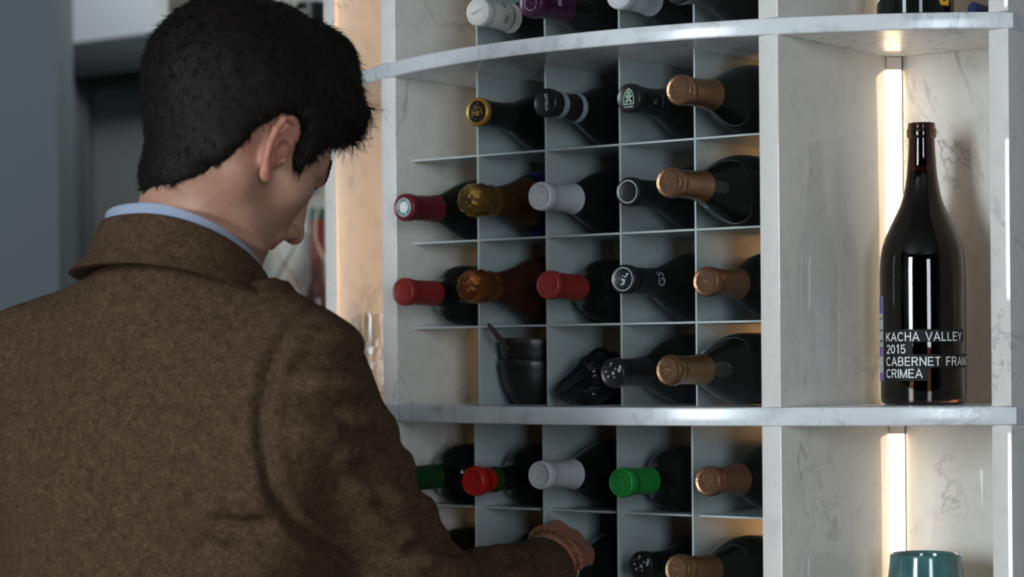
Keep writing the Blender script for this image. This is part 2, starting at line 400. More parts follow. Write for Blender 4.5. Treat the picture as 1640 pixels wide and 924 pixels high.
def relief(kind, mat, seed=0):
    """raised stamped emblem on the cap: grape cluster with leaf, joined into one small mesh"""
    def fn(b, z, prof):
        if mat in (CAPM['copper'], CAPM['bronze']) and kind != 'leaf3': disc('emblem_shade_disc', .0122, z, CAPM['emblem_shade'], b)  # flat dark disc paints the crevice shade between the emblem blobs
        r_ = random.Random(seed); bm = bmesh.new()
        def blob(x, y, r, h=.0013):
            g = bmesh.ops.create_icosphere(bm, subdivisions=1, radius=1)
            bmesh.ops.transform(bm, matrix=Matrix.Translation((x, y, z)) @ Matrix.Diagonal((r, r, h, 1)), verts=g['verts'])
        if kind == 'grape':
            for row, cnt in enumerate((5, 4, 3, 2, 1)):
                for i in range(cnt): blob((i - (cnt - 1) / 2) * .0026 + r_.uniform(-.0003, .0003), .001 - row * .0021, .00135)
            for i in range(11):
                a = i * .57; blob(.0035 * math.cos(a) * (1 + .3 * (i % 2)) - .001, .0055 + .0022 * math.sin(a), .0012)
        elif kind == 'leaf':
            for i in range(46):
                a = r_.uniform(0, 6.28); q = r_.uniform(0, .0098); blob(q * math.cos(a), q * math.sin(a), r_.uniform(.0006, .0014), .0008)
        elif kind == 'crumple':
            for i in range(16):
                a = r_.uniform(0, 6.28); q = r_.uniform(.001, .0125); blob(q * math.cos(a), q * math.sin(a), r_.uniform(.0007, .0022), .0010)
        me = bpy.data.meshes.new('emblem'); bm.to_mesh(me); bm.free(); me.shade_smooth()
        link('emblem', me, mat, b)
    return fn
def band(name, prof, z0, z1, mat, b, dr=.0012, n=44):
    return link(name, lathe(name, [(radius_at(prof, z) + dr, z) for z in (z0, (z0 + z1) / 2, z1)], n), mat, b)
def neck_text(name, body, prof, z0, h, ang, mat, b, aw=None, dr=.0013, flip=False):
    """lettering wrapped round the neck; reads round the neck with its base towards the shoulder"""
    v, f = text_mesh(body); mn, mx = v.min(0), v.max(0); v = (v - (mn + mx) / 2) / (mx[1] - mn[1]) * h
    out = []
    for x, y, _ in v:
        if flip: z = z0 + x; r = radius_at(prof, z) + dr; a = ang - y / r
        else: z = z0 + y; r = radius_at(prof, z) + dr; a = ang + x / r
        out.append((r * math.cos(a), r * math.sin(a), z))
    return link(name, mesh_of(name, out, f), mat, b)
# side of a lying neck that faces the photographer: local -y is down, +x points left-back, so the camera side is near
def d_white(b, z, prof):
    ring('cap_rim', .0118, .0126, z, CAPM['silver'], b)
    disc('pin_hole', .0007, z + .0001, CAPM['dgrey'], b, (.0035, .0045)); disc('pin_hole', .0007, z + .0001, CAPM['dgrey'], b, (-.0035, -.0045))
    for zz in (.2815, .2795, .2772): band('pressed_groove', prof, zz, zz + .0006, CAPM['silver'], b, .0010)
def d_ottella(b, z, prof):
    text_disc('lettering', 'OTTELLA', .0200, .0040, z, b, M['white_print'], -1.45, (.002, 0))
    band('silver_band', prof, .273, .283, CAPM['silver'], b); band('silver_band', prof, .240, .2475, CAPM['silver'], b)
def d_goldring(b, z, prof):
    link('gold_ring', lathe('gold_ring', [(.0130, .3012), (.0150, .3020), (.0166, .3008), (.0173, .2975), (.0173, .2955)], 44), CAPM['goldring'], b)
    relief('leaf', CAPM['gold'], 3)(b, z, prof)
    neck_text('lettering', 'DIVALO', prof, .262, .0045, NA, CAPM['bronze'], b)
def d_shield(b, z, prof):
    r = M['white_print']; P = CAPM['pgreen']
    pts = [(-.0075, -.0075), (.0075, -.0075), (.0070, .002), (.0045, .008), (0, .0115), (-.0045, .008), (-.0070, .002)]
    inn = [(x * .84, y * .84) for x, y in pts]; n = len(pts)
    link('shield_outline', mesh_of('shield_outline', [(x, y, z) for x, y in pts + inn], [(i, (i + 1) % n, n + (i + 1) % n, n + i) for i in range(n)]), P, b)
    def bar(x0, y0, x1, y1, w):
        d = Vector((x1 - x0, y1 - y0, 0)).normalized(); q = Vector((-d.y, d.x, 0)) * w
        a, c = Vector((x0, y0, z)), Vector((x1, y1, z)); return [a - q, a + q, c + q, c - q]
    vs = []; fs = []
    for args in ((-.004, -.005, .004, .003, .0012), (.004, -.005, -.004, .003, .0012), (0, 0, 0, .008, .0013), (-.003, .0055, .003, .0055, .0009)):
        k = len(vs); vs += bar(*args); fs.append((k, k + 1, k + 2, k + 3))
    link('shield_emblem', mesh_of('shield_emblem', vs, fs), P, b)
    text_disc('lettering', 'WILSON', .012, .0020, z, b, r, 0, (0, -.0100))
    neck_text('neck_emblem', 'K', prof, .270, .0085, NA - .2, CAPM['pgreen'], b); neck_text('lettering', 'WINERY', prof, .254, .0032, NA, CAPM['silver'], b)
def d_seal(b, z, prof):
    disc('seal_disc', .0112, z + .0001, M['white_print'], b); ring('seal_ring', .0068, .0104, z + .0003, CAPM['seal'], b)
    ring('seal_line', .0040, .0044, z + .0003, CAPM['silver'], b)
    for k in range(22):
        if k % 7 == 6: continue
        a = k * 2 * math.pi / 22; text_disc('seal_letter', 'REGION DE BORDEAUX AOC'[k].replace(' ', '.'), .0016, .0020, z + .0005, b, M['white_print'], a - math.pi / 2, (.0086 * math.cos(a), .0086 * math.sin(a)))
def d_gold(b, z, prof):
    text_disc('lettering', 'S', .0085, .0120, z + .0011, b, CAPM['dgrey'], .5, (.001, 0))
    link('label', lathe('label', [(radius_at(prof, q) + .0009, q) for q in (.150, .158, .166, .175, .187)], 44), M['glass_blue'], b)
def d_red(b, z, prof):
    ring('cap_rim', .0118, .0124, z, CAPM['burgundy'], b); relief('leaf', CAPM['red'], 5)(b, z, prof)
def d_gs(b, z, prof):
    relief('crumple', CAPM['silver'], 9)(b, z, prof)
    ring('cap_rim', .0124, .0135, z + .0003, CAPM['silver'], b)
    neck_text('lettering', 'GS', prof, .247, .011, NA + .1, CAPM['silver'], b)
def d_blackrim(b, z, prof): ring('cap_rim', .0120, .0132, z + .0006, CAPM['silver'], b)
def d_blackdots(b, z, prof): relief('crumple', CAPM['silver'], 12)(b, z, prof)
def d_santy(b, z, prof):
    text_disc('lettering', 'SANTYT', .0165, .0026, z, b, CAPM['dgrey'], .25)
    ring('cap_rim', .0122, .0128, z, CAPM['silver'], b)
    neck_text('crest', 'W', prof, .262, .008, NA - .55, CAPM['bronze'], b); neck_text('crest', 'W', prof, .262, .008, NA + .75, CAPM['bronze'], b)
    band('dark_band', prof, .2475, .2490, CAPM['bronze'], b)
def d_purple(b, z, prof):
    ring('cap_rim', .0080, .0086, z, CAPM['silver'], b); relief('leaf', CAPM['purple'], 8)(b, z, prof)
    v, f = text_mesh('K'); neck_text('crest_frame', '[ ]', prof, .2655, .0080, NA, CAPM['silver'], b); neck_text('crest', 'x', prof, .2655, .005, NA, M['white_print'], b)
def d_greenband(b, z, prof): band('green_band', prof, .262, .2745, CAPM['dgreen'], b); relief('crumple', CAPM['wax'], 4)(b, z, prof)
def d_green(b, z, prof):
    for rr in (.0072, .0122): ring('cap_rim', rr, rr + .0007, z, CAPM['dgreen'], b)
    relief('leaf', CAPM['green'], 6)(b, z, prof); band('pressed_groove', prof, .2835, .2845, CAPM['dgreen'], b, .001)
# angle on the neck (local) that faces the camera
NA = math.radians(8)
SC_ = [.052, .156, .2617, .367, .4745]
G1 = 'wine bottles lying in the middle rack'; G2 = 'wine bottles lying in the lower rack'; G0 = 'wine bottles lying in the top rack'
cg = relief('grape', CAPM['copper'], 1); cl_ = relief('leaf', CAPM['copper'], 2)
Z1, Z2, Z3, Z4, Z5, Z6, ZT = .2507, .1474, .042, -.053, -.1785, -.2835, .371
BOT = [
 ('burg', 'cream', 'lying bottle with cream capsule and small brown crests, left end of the top row', G0, d_santy, 764, 19, 1, ZT, {}),
 ('burg', 'purple', 'lying bottle with shiny purple cap and small white crest, top row', G0, d_purple, 850, 5, 2, ZT, {}),
 ('burg', 'white', 'lying bottle in the top row, its plain white capsule cut by the photo edge', G0, d_white, 990, -9, 3, ZT, {}),
 ('burg', 'black', 'dark lying bottle at the right end of the top row, neck out of view', G0, None, 1085, -18, 4, ZT, {}),
 ('burg', 'black', 'lying bottle with black cap ringed in gold, left end of the uppermost full row', G1, d_goldring, 764, 179, 1, Z1, dict(capz=.24)),
 ('burg', 'black', 'lying wine bottle with black capsule, white lettering on its cap and two silver bands', G1, d_ottella, 873, 164, 2, Z1, {}),
 ('burg', 'black', 'lying wine bottle with black cap bearing a pale green shield emblem', G1, d_shield, 1007, 157, 3, Z1, dict(capz=.24)),
 ('burg', 'copper', 'lying bottle with copper capsule stamped with grapes, right end of the uppermost full row', G1, cg, 1087, 144, 4, Z1, {}),
 ('burg', 'burgundy', 'lying wine bottle with dark burgundy capsule and round green and white seal', G1, d_seal, 647, 332, 0, Z2, dict(capz=.24)),
 ('champ', 'gold', 'lying sparkling wine bottle with crumpled gold foil cap and a blue label edge', G1, d_gold, 748, 320, 1, Z2, {}),
 ('burg', 'white', 'lying bottle with white capsule, right of the crumpled gold foil', G1, d_white, 864, 314, 2, Z2, {}),
 ('burg', 'black', 'lying bottle with glossy black cap and thin bright rim, right of a white capsule', G1, d_blackrim, 1006, 307, 3, Z2, dict(capz=.24)),
 ('burg', 'copper', 'lying bottle with copper capsule, right of the glossy black cap with bright rim', G1, cg, 1071, 292, 4, Z2, {}),
 ('bord', 'red', 'lying wine bottle with matt red capsule against the left marble panel', G1, d_red, 645, 467, 0, Z3, {}),
 ('champ', 'orange', 'lying sparkling wine bottle with crumpled orange copper foil cap', G1, None, 747, 458, 1, Z3, {}),
 ('bord', 'red', 'lying wine bottle with matt red capsule, right of the crumpled orange foil cap', G1, d_red, 877, 456, 2, Z3, {}),
 ('burg', 'black', 'lying wine bottle with crinkled black capsule and two grey letters on the neck', G1, d_gs, 998, 447, 3, Z3, dict(capz=.24)),
 ('burg', 'copper', 'lying wine bottle with pale copper capsule at the right end of the third row', G1, cl_, 1130, 451, 4, Z3, {}),
 ('burg', 'black', 'lying bottle with speckled black cap on the marble, right of the wrapped black neck', G1, d_blackdots, 981, 597, 3, Z4, dict(capz=.24)),
 ('burg', 'bronze', 'lying bottle with dull bronze capsule on the marble, right of the speckled black cap', G1, cl_, 1071, 593, 4, Z4, {}),
 ('bord', 'dgreen', 'lying dark bottle half hidden by the jacket sleeve, with dark green neck', G2, None, 645, 768, 0, Z5, {}),
 ('bord', 'wax', 'lying wine bottle sealed in bright red wax with a dark green neck band', G2, d_greenband, 757, 771, 1, Z5, dict(capz=.275)),
 ('burg', 'white', 'lying bottle with white capsule, between red wax and bright green capsules', G2, d_white, 864, 761, 2, Z5, {}),
 ('bord', 'green', 'lying wine bottle with bright green capsule', G2, d_green, 994, 773, 3, Z5, dict(capz=.243)),
 ('burg', 'copper', 'lying bottle with copper capsule, right of the bright green capsule', G2, cg, 1133, 771, 4, Z5, {}),
 ('bord', 'black', 'dark bottle lying in the second lower row beside the sleeve, left end', G2, None, 640, 905, 0, Z6, {}),
 ('bord', 'red', 'lying bottle of which a dark red capsule top shows between sleeve and forearm', G2, None, 770, 905, 1, Z6, {}),
 ('burg', 'black', 'dark bottle lying in the lower rack that the man is gripping', G2, None, 880, 925, 2, Z6, dict(capz=.24)),
 ('burg', 'black', 'lying wine bottle with black cap, cut by the lower photo edge', G2, d_blackdots, 1026, 906, 3, Z6, dict(capz=.24)),
 ('burg', 'bronze', 'lying wine bottle with bronze capsule, cut by the lower photo edge', G2, cl_, 1085, 912, 4, Z6, {}),
]
for kind, cap, label, grp, deco, px, py, ci, zs, kw in BOT:
    b = build_bottle(kind, cap, label, grp, deco, **kw)
    t = lay(b, px, py, SC_[ci] - (.0045 if grp == G2 else 0), zs)

# ------------------------------------------------------------------ the standing bottle
def glassmat(name, col, rough=.02, ior=1.5):
    m, nt, b = new_mat(name); setp(b, Base_Color=col, Roughness=rough, IOR=ior, Transmission_Weight=1.0); return m
M['brown_glass'] = glassmat('brown_bottle_glass', (.10, .045, .015))
M['clear'] = glassmat('clear_glass', (.97, .98, .98))
M['liquid'] = plain('dark_red_wine', (.004, .001, .0015), .1)
BC = W(1479, 600, 2.56); BR = .0478; Bz = CZ - .053
sb = empty('standing_bottle', (BC.x, BC.y, Bz), 'tall dark wine bottle standing in the lit niche, with white lettering', 'bottle')
face = math.atan2(-BC.y, -BC.x)      # direction from the bottle to the camera
pr = [(0, .003), (.030, .001), (.042, 0), (.0465, .003), (BR, .008), (BR, .150), (.0468, .165), (.0447, .177), (.0408, .189), (.0355, .2005), (.0298, .212), (.0248, .2225), (.0212, .2335), (.0188, .245), (.0172, .2565), (.0160, .270), (.0150, .286), (.0145, .2985), (.0163, .3000), (.0167, .3015), (.0167, .3085), (.0160, .3100), (.0153, .3105), (.0153, .3140), (.0146, .3160), (.0125, .3160)]
inner = [(r - .0030, z) for r, z in pr if z >= .16 and z < .299] + [(.0095, .30), (.0095, .3155)]
shell = pr + [(.0110, .3158)] + inner[::-1] + [(BR - .003, .150), (BR - .003, .006), (0, .004)]
link('bottle_glass', lathe('bottle_glass', shell, 72), M['brown_glass'], sb)
wine = [(0, .0042), (BR - .0033, .0064)] + [(r - .0033, z) for r, z in pr if .15 <= z <= .257] + [(.0128, .262), (0, .262)]
link('wine', lathe('wine', wine, 64), M['liquid'], sb)
link('cork', lathe('cork', [(0, .268), (.0090, .268), (.0090, .312), (0, .312)], 24), plain('cork', (.35, .2, .09), .8), sb)
def wrap(name, v, f, z_off, a_start, mat, r=BR + .0006, parent=sb):
    out = []
    for x, y, _ in v:
        a = face + a_start + x / r; out.append((r * math.cos(a), r * math.sin(a), y + z_off))
    return link(name, mesh_of(name, out, f), mat, parent)
def patch(name, a0, a1, z0, z1, mat, r=BR + .0003):
    n = 26; vs = []; fs = []
    for i in range(n + 1):
        a = face + a0 + (a1 - a0) * i / n; vs += [(r * math.cos(a), r * math.sin(a), z0), (r * math.cos(a), r * math.sin(a), z1)]
    for i in range(n): fs.append((2 * i, 2 * i + 2, 2 * i + 3, 2 * i + 1))
    return link(name, mesh_of(name, vs, fs, 3.1), mat, sb)
K = 2.56 / F
def yz(y): return (649 - y) * K
def arcp(cx, cy, rx, ry, a0, a1, n=14): return [(cx + rx * math.cos(math.radians(a0 + (a1 - a0) * i / n)), cy + ry * math.sin(math.radians(a0 + (a1 - a0) * i / n))) for i in range(n + 1)]
GL = {'K': (.70, [[(.07, 0), (.07, 1)], [(.64, .99), (.10, .40)], [(.25, .54), (.66, .01)]]), 'A': (.74, [[(.03, 0), (.37, .97), (.71, 0)], [(.16, .34), (.58, .34)]]),
 'C': (.74, [arcp(.40, .5, .33, .445, 42, 318, 22)]), 'H': (.70, [[(.07, 0), (.07, 1)], [(.63, 0), (.63, 1)], [(.07, .53), (.63, .53)]]),
 'V': (.70, [[(.03, 1), (.35, .03), (.67, 1)]]), 'L': (.56, [[(.07, 1), (.07, .06), (.54, .06)]]), 'E': (.62, [[(.60, .94), (.07, .94), (.07, .06), (.61, .06)], [(.07, .52), (.56, .52)]]),
 'Y': (.68, [[(.03, 1), (.34, .42), (.65, 1)], [(.34, .44), (.34, 0)]]), '2': (.58, [arcp(.30, .68, .235, .265, 165, -35, 14) + [(.07, .06), (.55, .06)]]),
 '0': (.60, [arcp(.30, .5, .235, .445, 0, 360, 26)]), '1': (.42, [[(.28, 0), (.28, .97), (.08, .80)]]),
 '5': (.60, [[(.52, .94), (.15, .94), (.10, .50)] + arcp(.29, .33, .24, .275, 125, -160, 16)]), 'B': (.68, [[(.07, 0), (.07, 1)], [(.07, .94)] + arcp(.38, .735, .20, .205, 90, -90, 10) + [(.07, .53)], [(.07, .53)] + arcp(.38, .295, .235, .235, 90, -90, 10) + [(.07, .06)]]),
 'R': (.70, [[(.07, 0), (.07, 1)], [(.07, .94)] + arcp(.40, .72, .21, .22, 90, -90, 10) + [(.07, .50)], [(.40, .50), (.62, .0)]]), 'N': (.72, [[(.07, 0), (.07, 1)], [(.07, .97), (.65, .03)], [(.65, 0), (.65, 1)]]),
 'T': (.62, [[(.02, .94), (.60, .94)], [(.31, .94), (.31, 0)]]), 'F': (.58, [[(.56, .94), (.07, .94), (.07, 0)], [(.07, .50), (.50, .50)]]), 'I': (.14, [[(.07, 0), (.07, 1)]]),
 'M': (.84, [[(.07, 0), (.07, 1)], [(.07, .97), (.42, .04), (.77, .97)], [(.77, 0), (.77, 1)]]), ' ': (.38, [])}
def stroke_text(txt, sw=.125, gap=.13):
    V = []; Fc = []; x0 = 0
    for ch in txt:
        w, lines = GL[ch]
        for ln in lines:
            n = len(ln); k = len(V)
            for i, (x, y) in enumerate(ln):
                a = Vector(ln[max(i - 1, 0)]); b = Vector(ln[min(i + 1, n - 1)]); c = Vector((x, y)); d1 = (c - a).normalized() if i else (b - c).normalized(); d2 = (b - c).normalized() if i < n - 1 else d1
                d = (d1 + d2).normalized(); q = Vector((-d.y, d.x)); m = (sw / 2) / max(.45, q.dot(Vector((-d1.y, d1.x))))
                V += [(x0 + x + q.x * m, y + q.y * m, 0), (x0 + x - q.x * m, y - q.y * m, 0)]
            for i in range(n - 1): Fc.append((k + 2 * i, k + 2 * i + 1, k + 2 * i + 3, k + 2 * i + 2))
        x0 += w + gap
    return np.array(V), Fc
v0, _ = stroke_text('KACHA VALLEY'); w0 = v0[:, 0].max() - v0[:, 0].min()
sx = 2.03 * (BR + .0007) / w0
for txt, yb, yt in (('KACHA VALLEY', 547.5, 533.5), ('2015', 567, 553), ('CABERNET FRANC', 586.5, 572.5), ('CRIMEA', 605.5, 591.5)):
    v, f = stroke_text(txt); v[:, 0] = (v[:, 0] - v[:, 0].min()) * sx; v[:, 1] *= (yb - yt) * K
    lo = wrap('lettering', v, f, yz(yb), math.radians(-56.5), M['white_print'], BR + .0007)
rd = math.radians
for a0, a1, ya, yb in ((-60, 66, 529, 549), (-60, -14, 549, 568.5), (-60, 92, 568.5, 590), (-60, 6, 590, 610)):
    patch('black_label', rd(a0), rd(a1), yz(yb), yz(ya), M['matte_black'])
stick = {'p': plain('purple_print', (.16, .10, .36), .5), 'g': plain('pale_label', (.42, .46, .45), .5), 'd': plain('label_text_print', (.08, .05, .14), .5)}
patch('back_label', rd(-96), rd(-66), yz(610), yz(475), stick['g'])
for ya, yb, c in ((475, 503, 'p'), (528, 531, 'd'), (597, 610, 'p'), (545, 549, 'd'), (556, 571, 'p'), (510, 512, 'd')):
    patch('back_label_print', rd(-95), rd(-67), yz(yb), yz(ya), stick[c], BR + .0005)

# ------------------------------------------------------------------ things in the niches
vc = W(1481, 700, 2.55); vz = CZ - .477
vs_ = empty('vase', (vc.x, vc.y, vz), 'teal glazed ceramic vase with round rim below the standing black bottle', 'vase')
hV = .2575
vp = [(0, 0), (.036, 0), (.041, .004), (.047, .06), (.0500, .12), (.0490, .17), (.0450, .215), (.0415, .235), (.0400, .248), (.0398, .2555), (.0388, hV + .0005), (.0368, hV), (.0358, .2545), (.036, .247), (.040, .215), (.045, .17), (.045, .06), (.038, .008), (0, .008)]
link('vase_body', lathe('vase_body', vp, 64, 1.2), M['teal'], vs_)
ub = W(1466, 10, 2.54)
ubt = empty('wine_bottle', (ub.x, ub.y, CZ + .371), 'foot of a dark bottle with white and yellow label on the top right board', 'bottle')
link('bottle_glass', lathe('bottle_glass', [(0, .003), (.036, 0), (.041, .003), (.0425, .008), (.0425, .19), (.040, .205), (.03, .225), (.017, .24), (.0148, .26), (.0145, .30), (.016, .301), (.016, .31), (0, .31)], 56), M['glass_black'], ubt)
face2 = math.atan2(-ub.y, -ub.x)
def upatch(name, pts, mat, r=.0429):
    vs = [(r * math.cos(face2 + a), r * math.sin(face2 + a), z) for a, z in pts]; n = len(vs) // 2
    return link(name, mesh_of(name, vs, [(i, i + 1, n * 2 - 2 - i, n * 2 - 1 - i) for i in range(n - 1)]), mat, ubt)
bot_ = [(-1.4 + .1 * i, .0215 + .016 * i / 11) for i in range(12)]; top_ = [(a, .11) for a, _ in bot_][::-1]
upatch('white_label', bot_ + top_, M['white_print'])
upatch('yellow_mark', [(.68, .0160), (.98, .0160), (1.02, .0245), (.62, .0245)], CAPM['amber'], .0431)
mb = empty('miniature_bottle', (0, 0, 0), 'small dark blue bottle lying on the top right shelf beside the marble upright', 'bottle')
q = W(1557, 10, 2.50)
link('bottle_body', lathe('bottle_body', [(0, 0), (.009, 0), (.011, .004), (.011, .05), (.008, .06), (.0062, .068), (.0060, .08)], 28), CAPM['navy'], mb)
link('bottle_cap', lathe('bottle_cap', [(.0070, .074), (.0072, .076), (.0072, .088), (.0062, .09), (0, .09)], 28), CAPM['navy'], mb)
axm = Vector((-.75, -.62, .0)).normalized(); xx = Vector((0, 0, 1)).cross(axm)
base = q - axm * .09; base.z = CZ + .371 + .0112
mb.matrix_world = Matrix.Translation(base) @ Matrix(((xx.x, 0, axm.x), (xx.y, 0, axm.y), (xx.z, 1, axm.z))).to_4x4() @ Matrix.Rotation(0, 4, 'Z')
# y axis must be perpendicular: use ax x
yy = axm.cross(xx); mb.matrix_world = Matrix.Translation(base) @ Matrix(((xx.x, yy.x, axm.x), (xx.y, yy.y, axm.y), (xx.z, yy.z, axm.z))).to_4x4()

# two stacked bowls and a spoon on the marble shelf
bc = S(.156, .040, CZ - .053)
def bowl(z, label):
    o = empty('bowl', (bc.x, bc.y, z), label, 'bowl', 'stacked black bowls')
    p = [(0, .002), (.020, .0), (.0225, .002), (.025, .006), (.0310, .014), (.0352, .024), (.0380, .034), (.0402, .046), (.0410, .0525), (.0402, .0538), (.0388, .053), (.0378, .046), (.0355, .034), (.032, .024), (.024, .010), (0, .008)]
    def w(r, zz, a): return r * (1 + .006 * math.sin(3 * a + z * 40)), zz + .0006 * math.sin(2 * a)
    link('bowl_body', lathe('bowl_body', p, 56, 1.2, w), M['bowl'], o); return o
b1 = bowl(CZ - .053, 'lower of the two stacked black stoneware bowls on the marble shelf')
b2 = bowl(CZ - .053 + .0265, 'upper of the two stacked black stoneware bowls, holding a dark spoon')
sp = empty('spoon', (bc.x, bc.y, b2.location.z + .0105), 'dark spoon leaning in the upper black bowl with its handle over the rim', 'spoon')
h0 = Vector((0, 0, .004)); tip = W(782, 519, 2.735) - Vector(sp.location)
e0 = Vector((-.006, -.006, .010)); 
link('handle', tube('handle', [e0.lerp(tip, i / 8) + Vector((0, 0, -.004 * math.sin(math.pi * i / 8))) for i in range(9)], [.0015, .0016, .0018, .0021, .0026, .0031, .0034, .0032, .0018], 10), M['spoon'], sp)
me = lathe('spoon_bowl', [(0, -.003), (.004, -.0022), (.007, -.0005), (.0078, .0012), (.0066, .0012), (0, -.001)], 20); link('spoon_bowl', me, M['spoon'], sp, (0, 0, .006))

# wrapped black neck lying in the next cell
wr = empty('wrapped_bottle', S(.262, .06, CZ - .053), 'crumpled glossy black wrapped bottle neck drooping on the marble, beside the bowls', 'bottle')
wo = Vector(wr.location)
def wp(px, py, Z): return W(px, py, Z) - wo
def knob(name, c, r, mat, seed, amp=.05, sq=(1, 1, 1)):
    bm = bmesh.new(); bmesh.ops.create_icosphere(bm, subdivisions=4, radius=1)
    for v in bm.verts:
        n = mnoise.noise(v.co * 2.2 + Vector((seed, 0, 0))) + .5 * mnoise.noise(v.co * 5 + Vector((0, seed, 0)))
        v.co = Vector((v.co.x * sq[0], v.co.y * sq[1], v.co.z * sq[2])) * r * (1 + amp * n) + c
    me = bpy.data.meshes.new(name); bm.to_mesh(me); bm.free(); me.shade_smooth(); return link(name, me, mat, wr)
link('neck_tube', tube('neck_tube', [wp(899, 632, 2.672), wp(903, 628, 2.674), wp(925, 609, 2.685), wp(948, 592, 2.70)], [.0115, .0125, .0150, .0175], 28), M['gloss_black'], wr)
knob('wrapped_bulge', wp(948, 597, 2.70), .0225, M['gloss_black'], 2, .04)
knob('wrapped_bulge', wp(944, 627, 2.705), .0230, M['gloss_black'], 5, .10, (1.25, 1, .70))
knob('wrapped_bulge', wp(975, 606, 2.75), .034, M['gloss_black'], 8, .06, (1.0, 1.0, .95))
link('wrapping_fold', tube('wrapping_fold', [wp(925, 592, 2.69), wp(940, 574, 2.70), wp(955, 562, 2.715), wp(968, 559, 2.73), wp(975, 566, 2.735)], [.002, .004, .0035, .003, .0015], 8), M['gloss_black'], wr)

# cut-crystal tumbler in the left niche
gc = W(602, 600, 3.10)
gl = empty('crystal_glass', (gc.x, gc.y, CZ - .053), 'cut crystal drinking glass in the warm lit niche beside the man\'s shoulder', 'glass')
def cut(r, z, a): return r * (1 + (.075 * abs(math.sin(6 * a + z * 160)) * abs(math.sin(6 * a - z * 160)) if .012 < z < .085 else 0)), z
link('glass_bowl', lathe('glass_bowl', [(0, 0), (.018, 0), (.019, .003), (.020, .010)] + [(.0203 + (z - 12) * .00003, z / 1000) for z in range(12, 86, 3)] + [ (.0228, .118), (.0220, .118), (.0212, .085), (.0195, .03), (.018, .012), (0, .010)], 72, .6, cut), M['clear'], gl)

# ------------------------------------------------------------------ second shelf unit further back on the left
u = W(249, 10, 3.95); u1 = W(560, 10, 3.95)
far = empty('wall_shelf', (u.x, 3.95, 0), 'far white marble shelf behind the man\'s head, out of focus', 'shelf')
def fb(name, x0, x1, y0, y1, z0, z1, mat='marble'): return link(name, box_mesh(name, x0, x1, y0, y1, z0, z1, .001), M[mat], far)
fb('upright_panel', 0, .022, 0, .32, 0, 2.6); fb('upright_panel', .43, .452, .0, .32, 0, 2.6)
fb('back_panel', .022, .43, .30, .32, 0, 2.6)
for z in (CZ - .02, CZ + .33, CZ + .70, CZ - .45): fb('shelf_board', .022, .43, .005, .30, z, z + .02, 'marble_edge')
st = fb('light_strip', .416, .428, .286, .298, .3, 2.5, 'led_far')
fz = CZ + .0
def stand(name, prof, px, Z, z, mat, label, cat, group=None, n=40, part='glass_body'):
    c = W(px, 500, Z); o = empty(name, (c.x, c.y, z), label, cat, group); link(part, lathe(part, prof, n, .6), mat, o); return o
carafe = [(0, 0), (.030, 0), (.042, .01), (.056, .05), (.066, .09), (.066, .13), (.052, .165), (.030, .195), (.018, .22), (.018, .25), (.024, .275), (.0225, .275), (.0165, .25), (.0165, .22), (.028, .195), (.050, .165), (.064, .13), (.064, .09), (.054, .05), (.040, .012), (0, .004)]
stand('carafe', carafe, 492, 4.08, fz, M['clear'], 'clear glass carafe on the far shelf below the man\'s nose', 'carafe')
stand('carafe', [(r * .9, z * .95) for r, z in carafe], 430, 4.10, fz, M['clear'], 'clear glass decanter on the far shelf nearest the man\'s chin', 'carafe')
ts = stand('slim_bottle', [(0, 0), (.022, 0), (.024, .004), (.024, .12), (.012, .16), (.009, .20), (.009, .262)], 510, 4.18, fz, CAPM['red'], 'slim red bottle with green top behind the carafe, beside the marble upright', 'bottle', part='bottle_body')
link('bottle_body', lathe('bottle_body', [(.0135, .15), (.0135, .262), (.010, .2625)], 24), CAPM['red'], ts); link('bottle_cap', lathe('bottle_cap', [(.0138, .262), (.0138, .283), (0, .283)], 24), CAPM['seal'], ts)
uz = CZ + .35
stand('glass_jug', [(0, 0), (.05, 0), (.055, .01), (.055, .25), (.053, .25), (.053, .012), (0, .006)], 448, 4.10, uz, M['clear'], 'pale clear glass jug on the far shelf above the man\'s hair', 'jug')
stand('label_bottle', [(0, 0), (.018, 0), (.019, .004), (.019, .27), (0, .272)], 484, 4.02, uz, CAPM['cream'], 'cream bottle on the far shelf, just over the man\'s fringe', 'bottle', part='bottle_body')
stand('dark_bottle', [(0, 0), (.030, 0), (.031, .004), (.031, .30), (0, .305)], 506, 4.13, uz, CAPM['black'], 'dark bottle on the far shelf between cream bottle and marble upright', 'bottle', part='bottle_body')
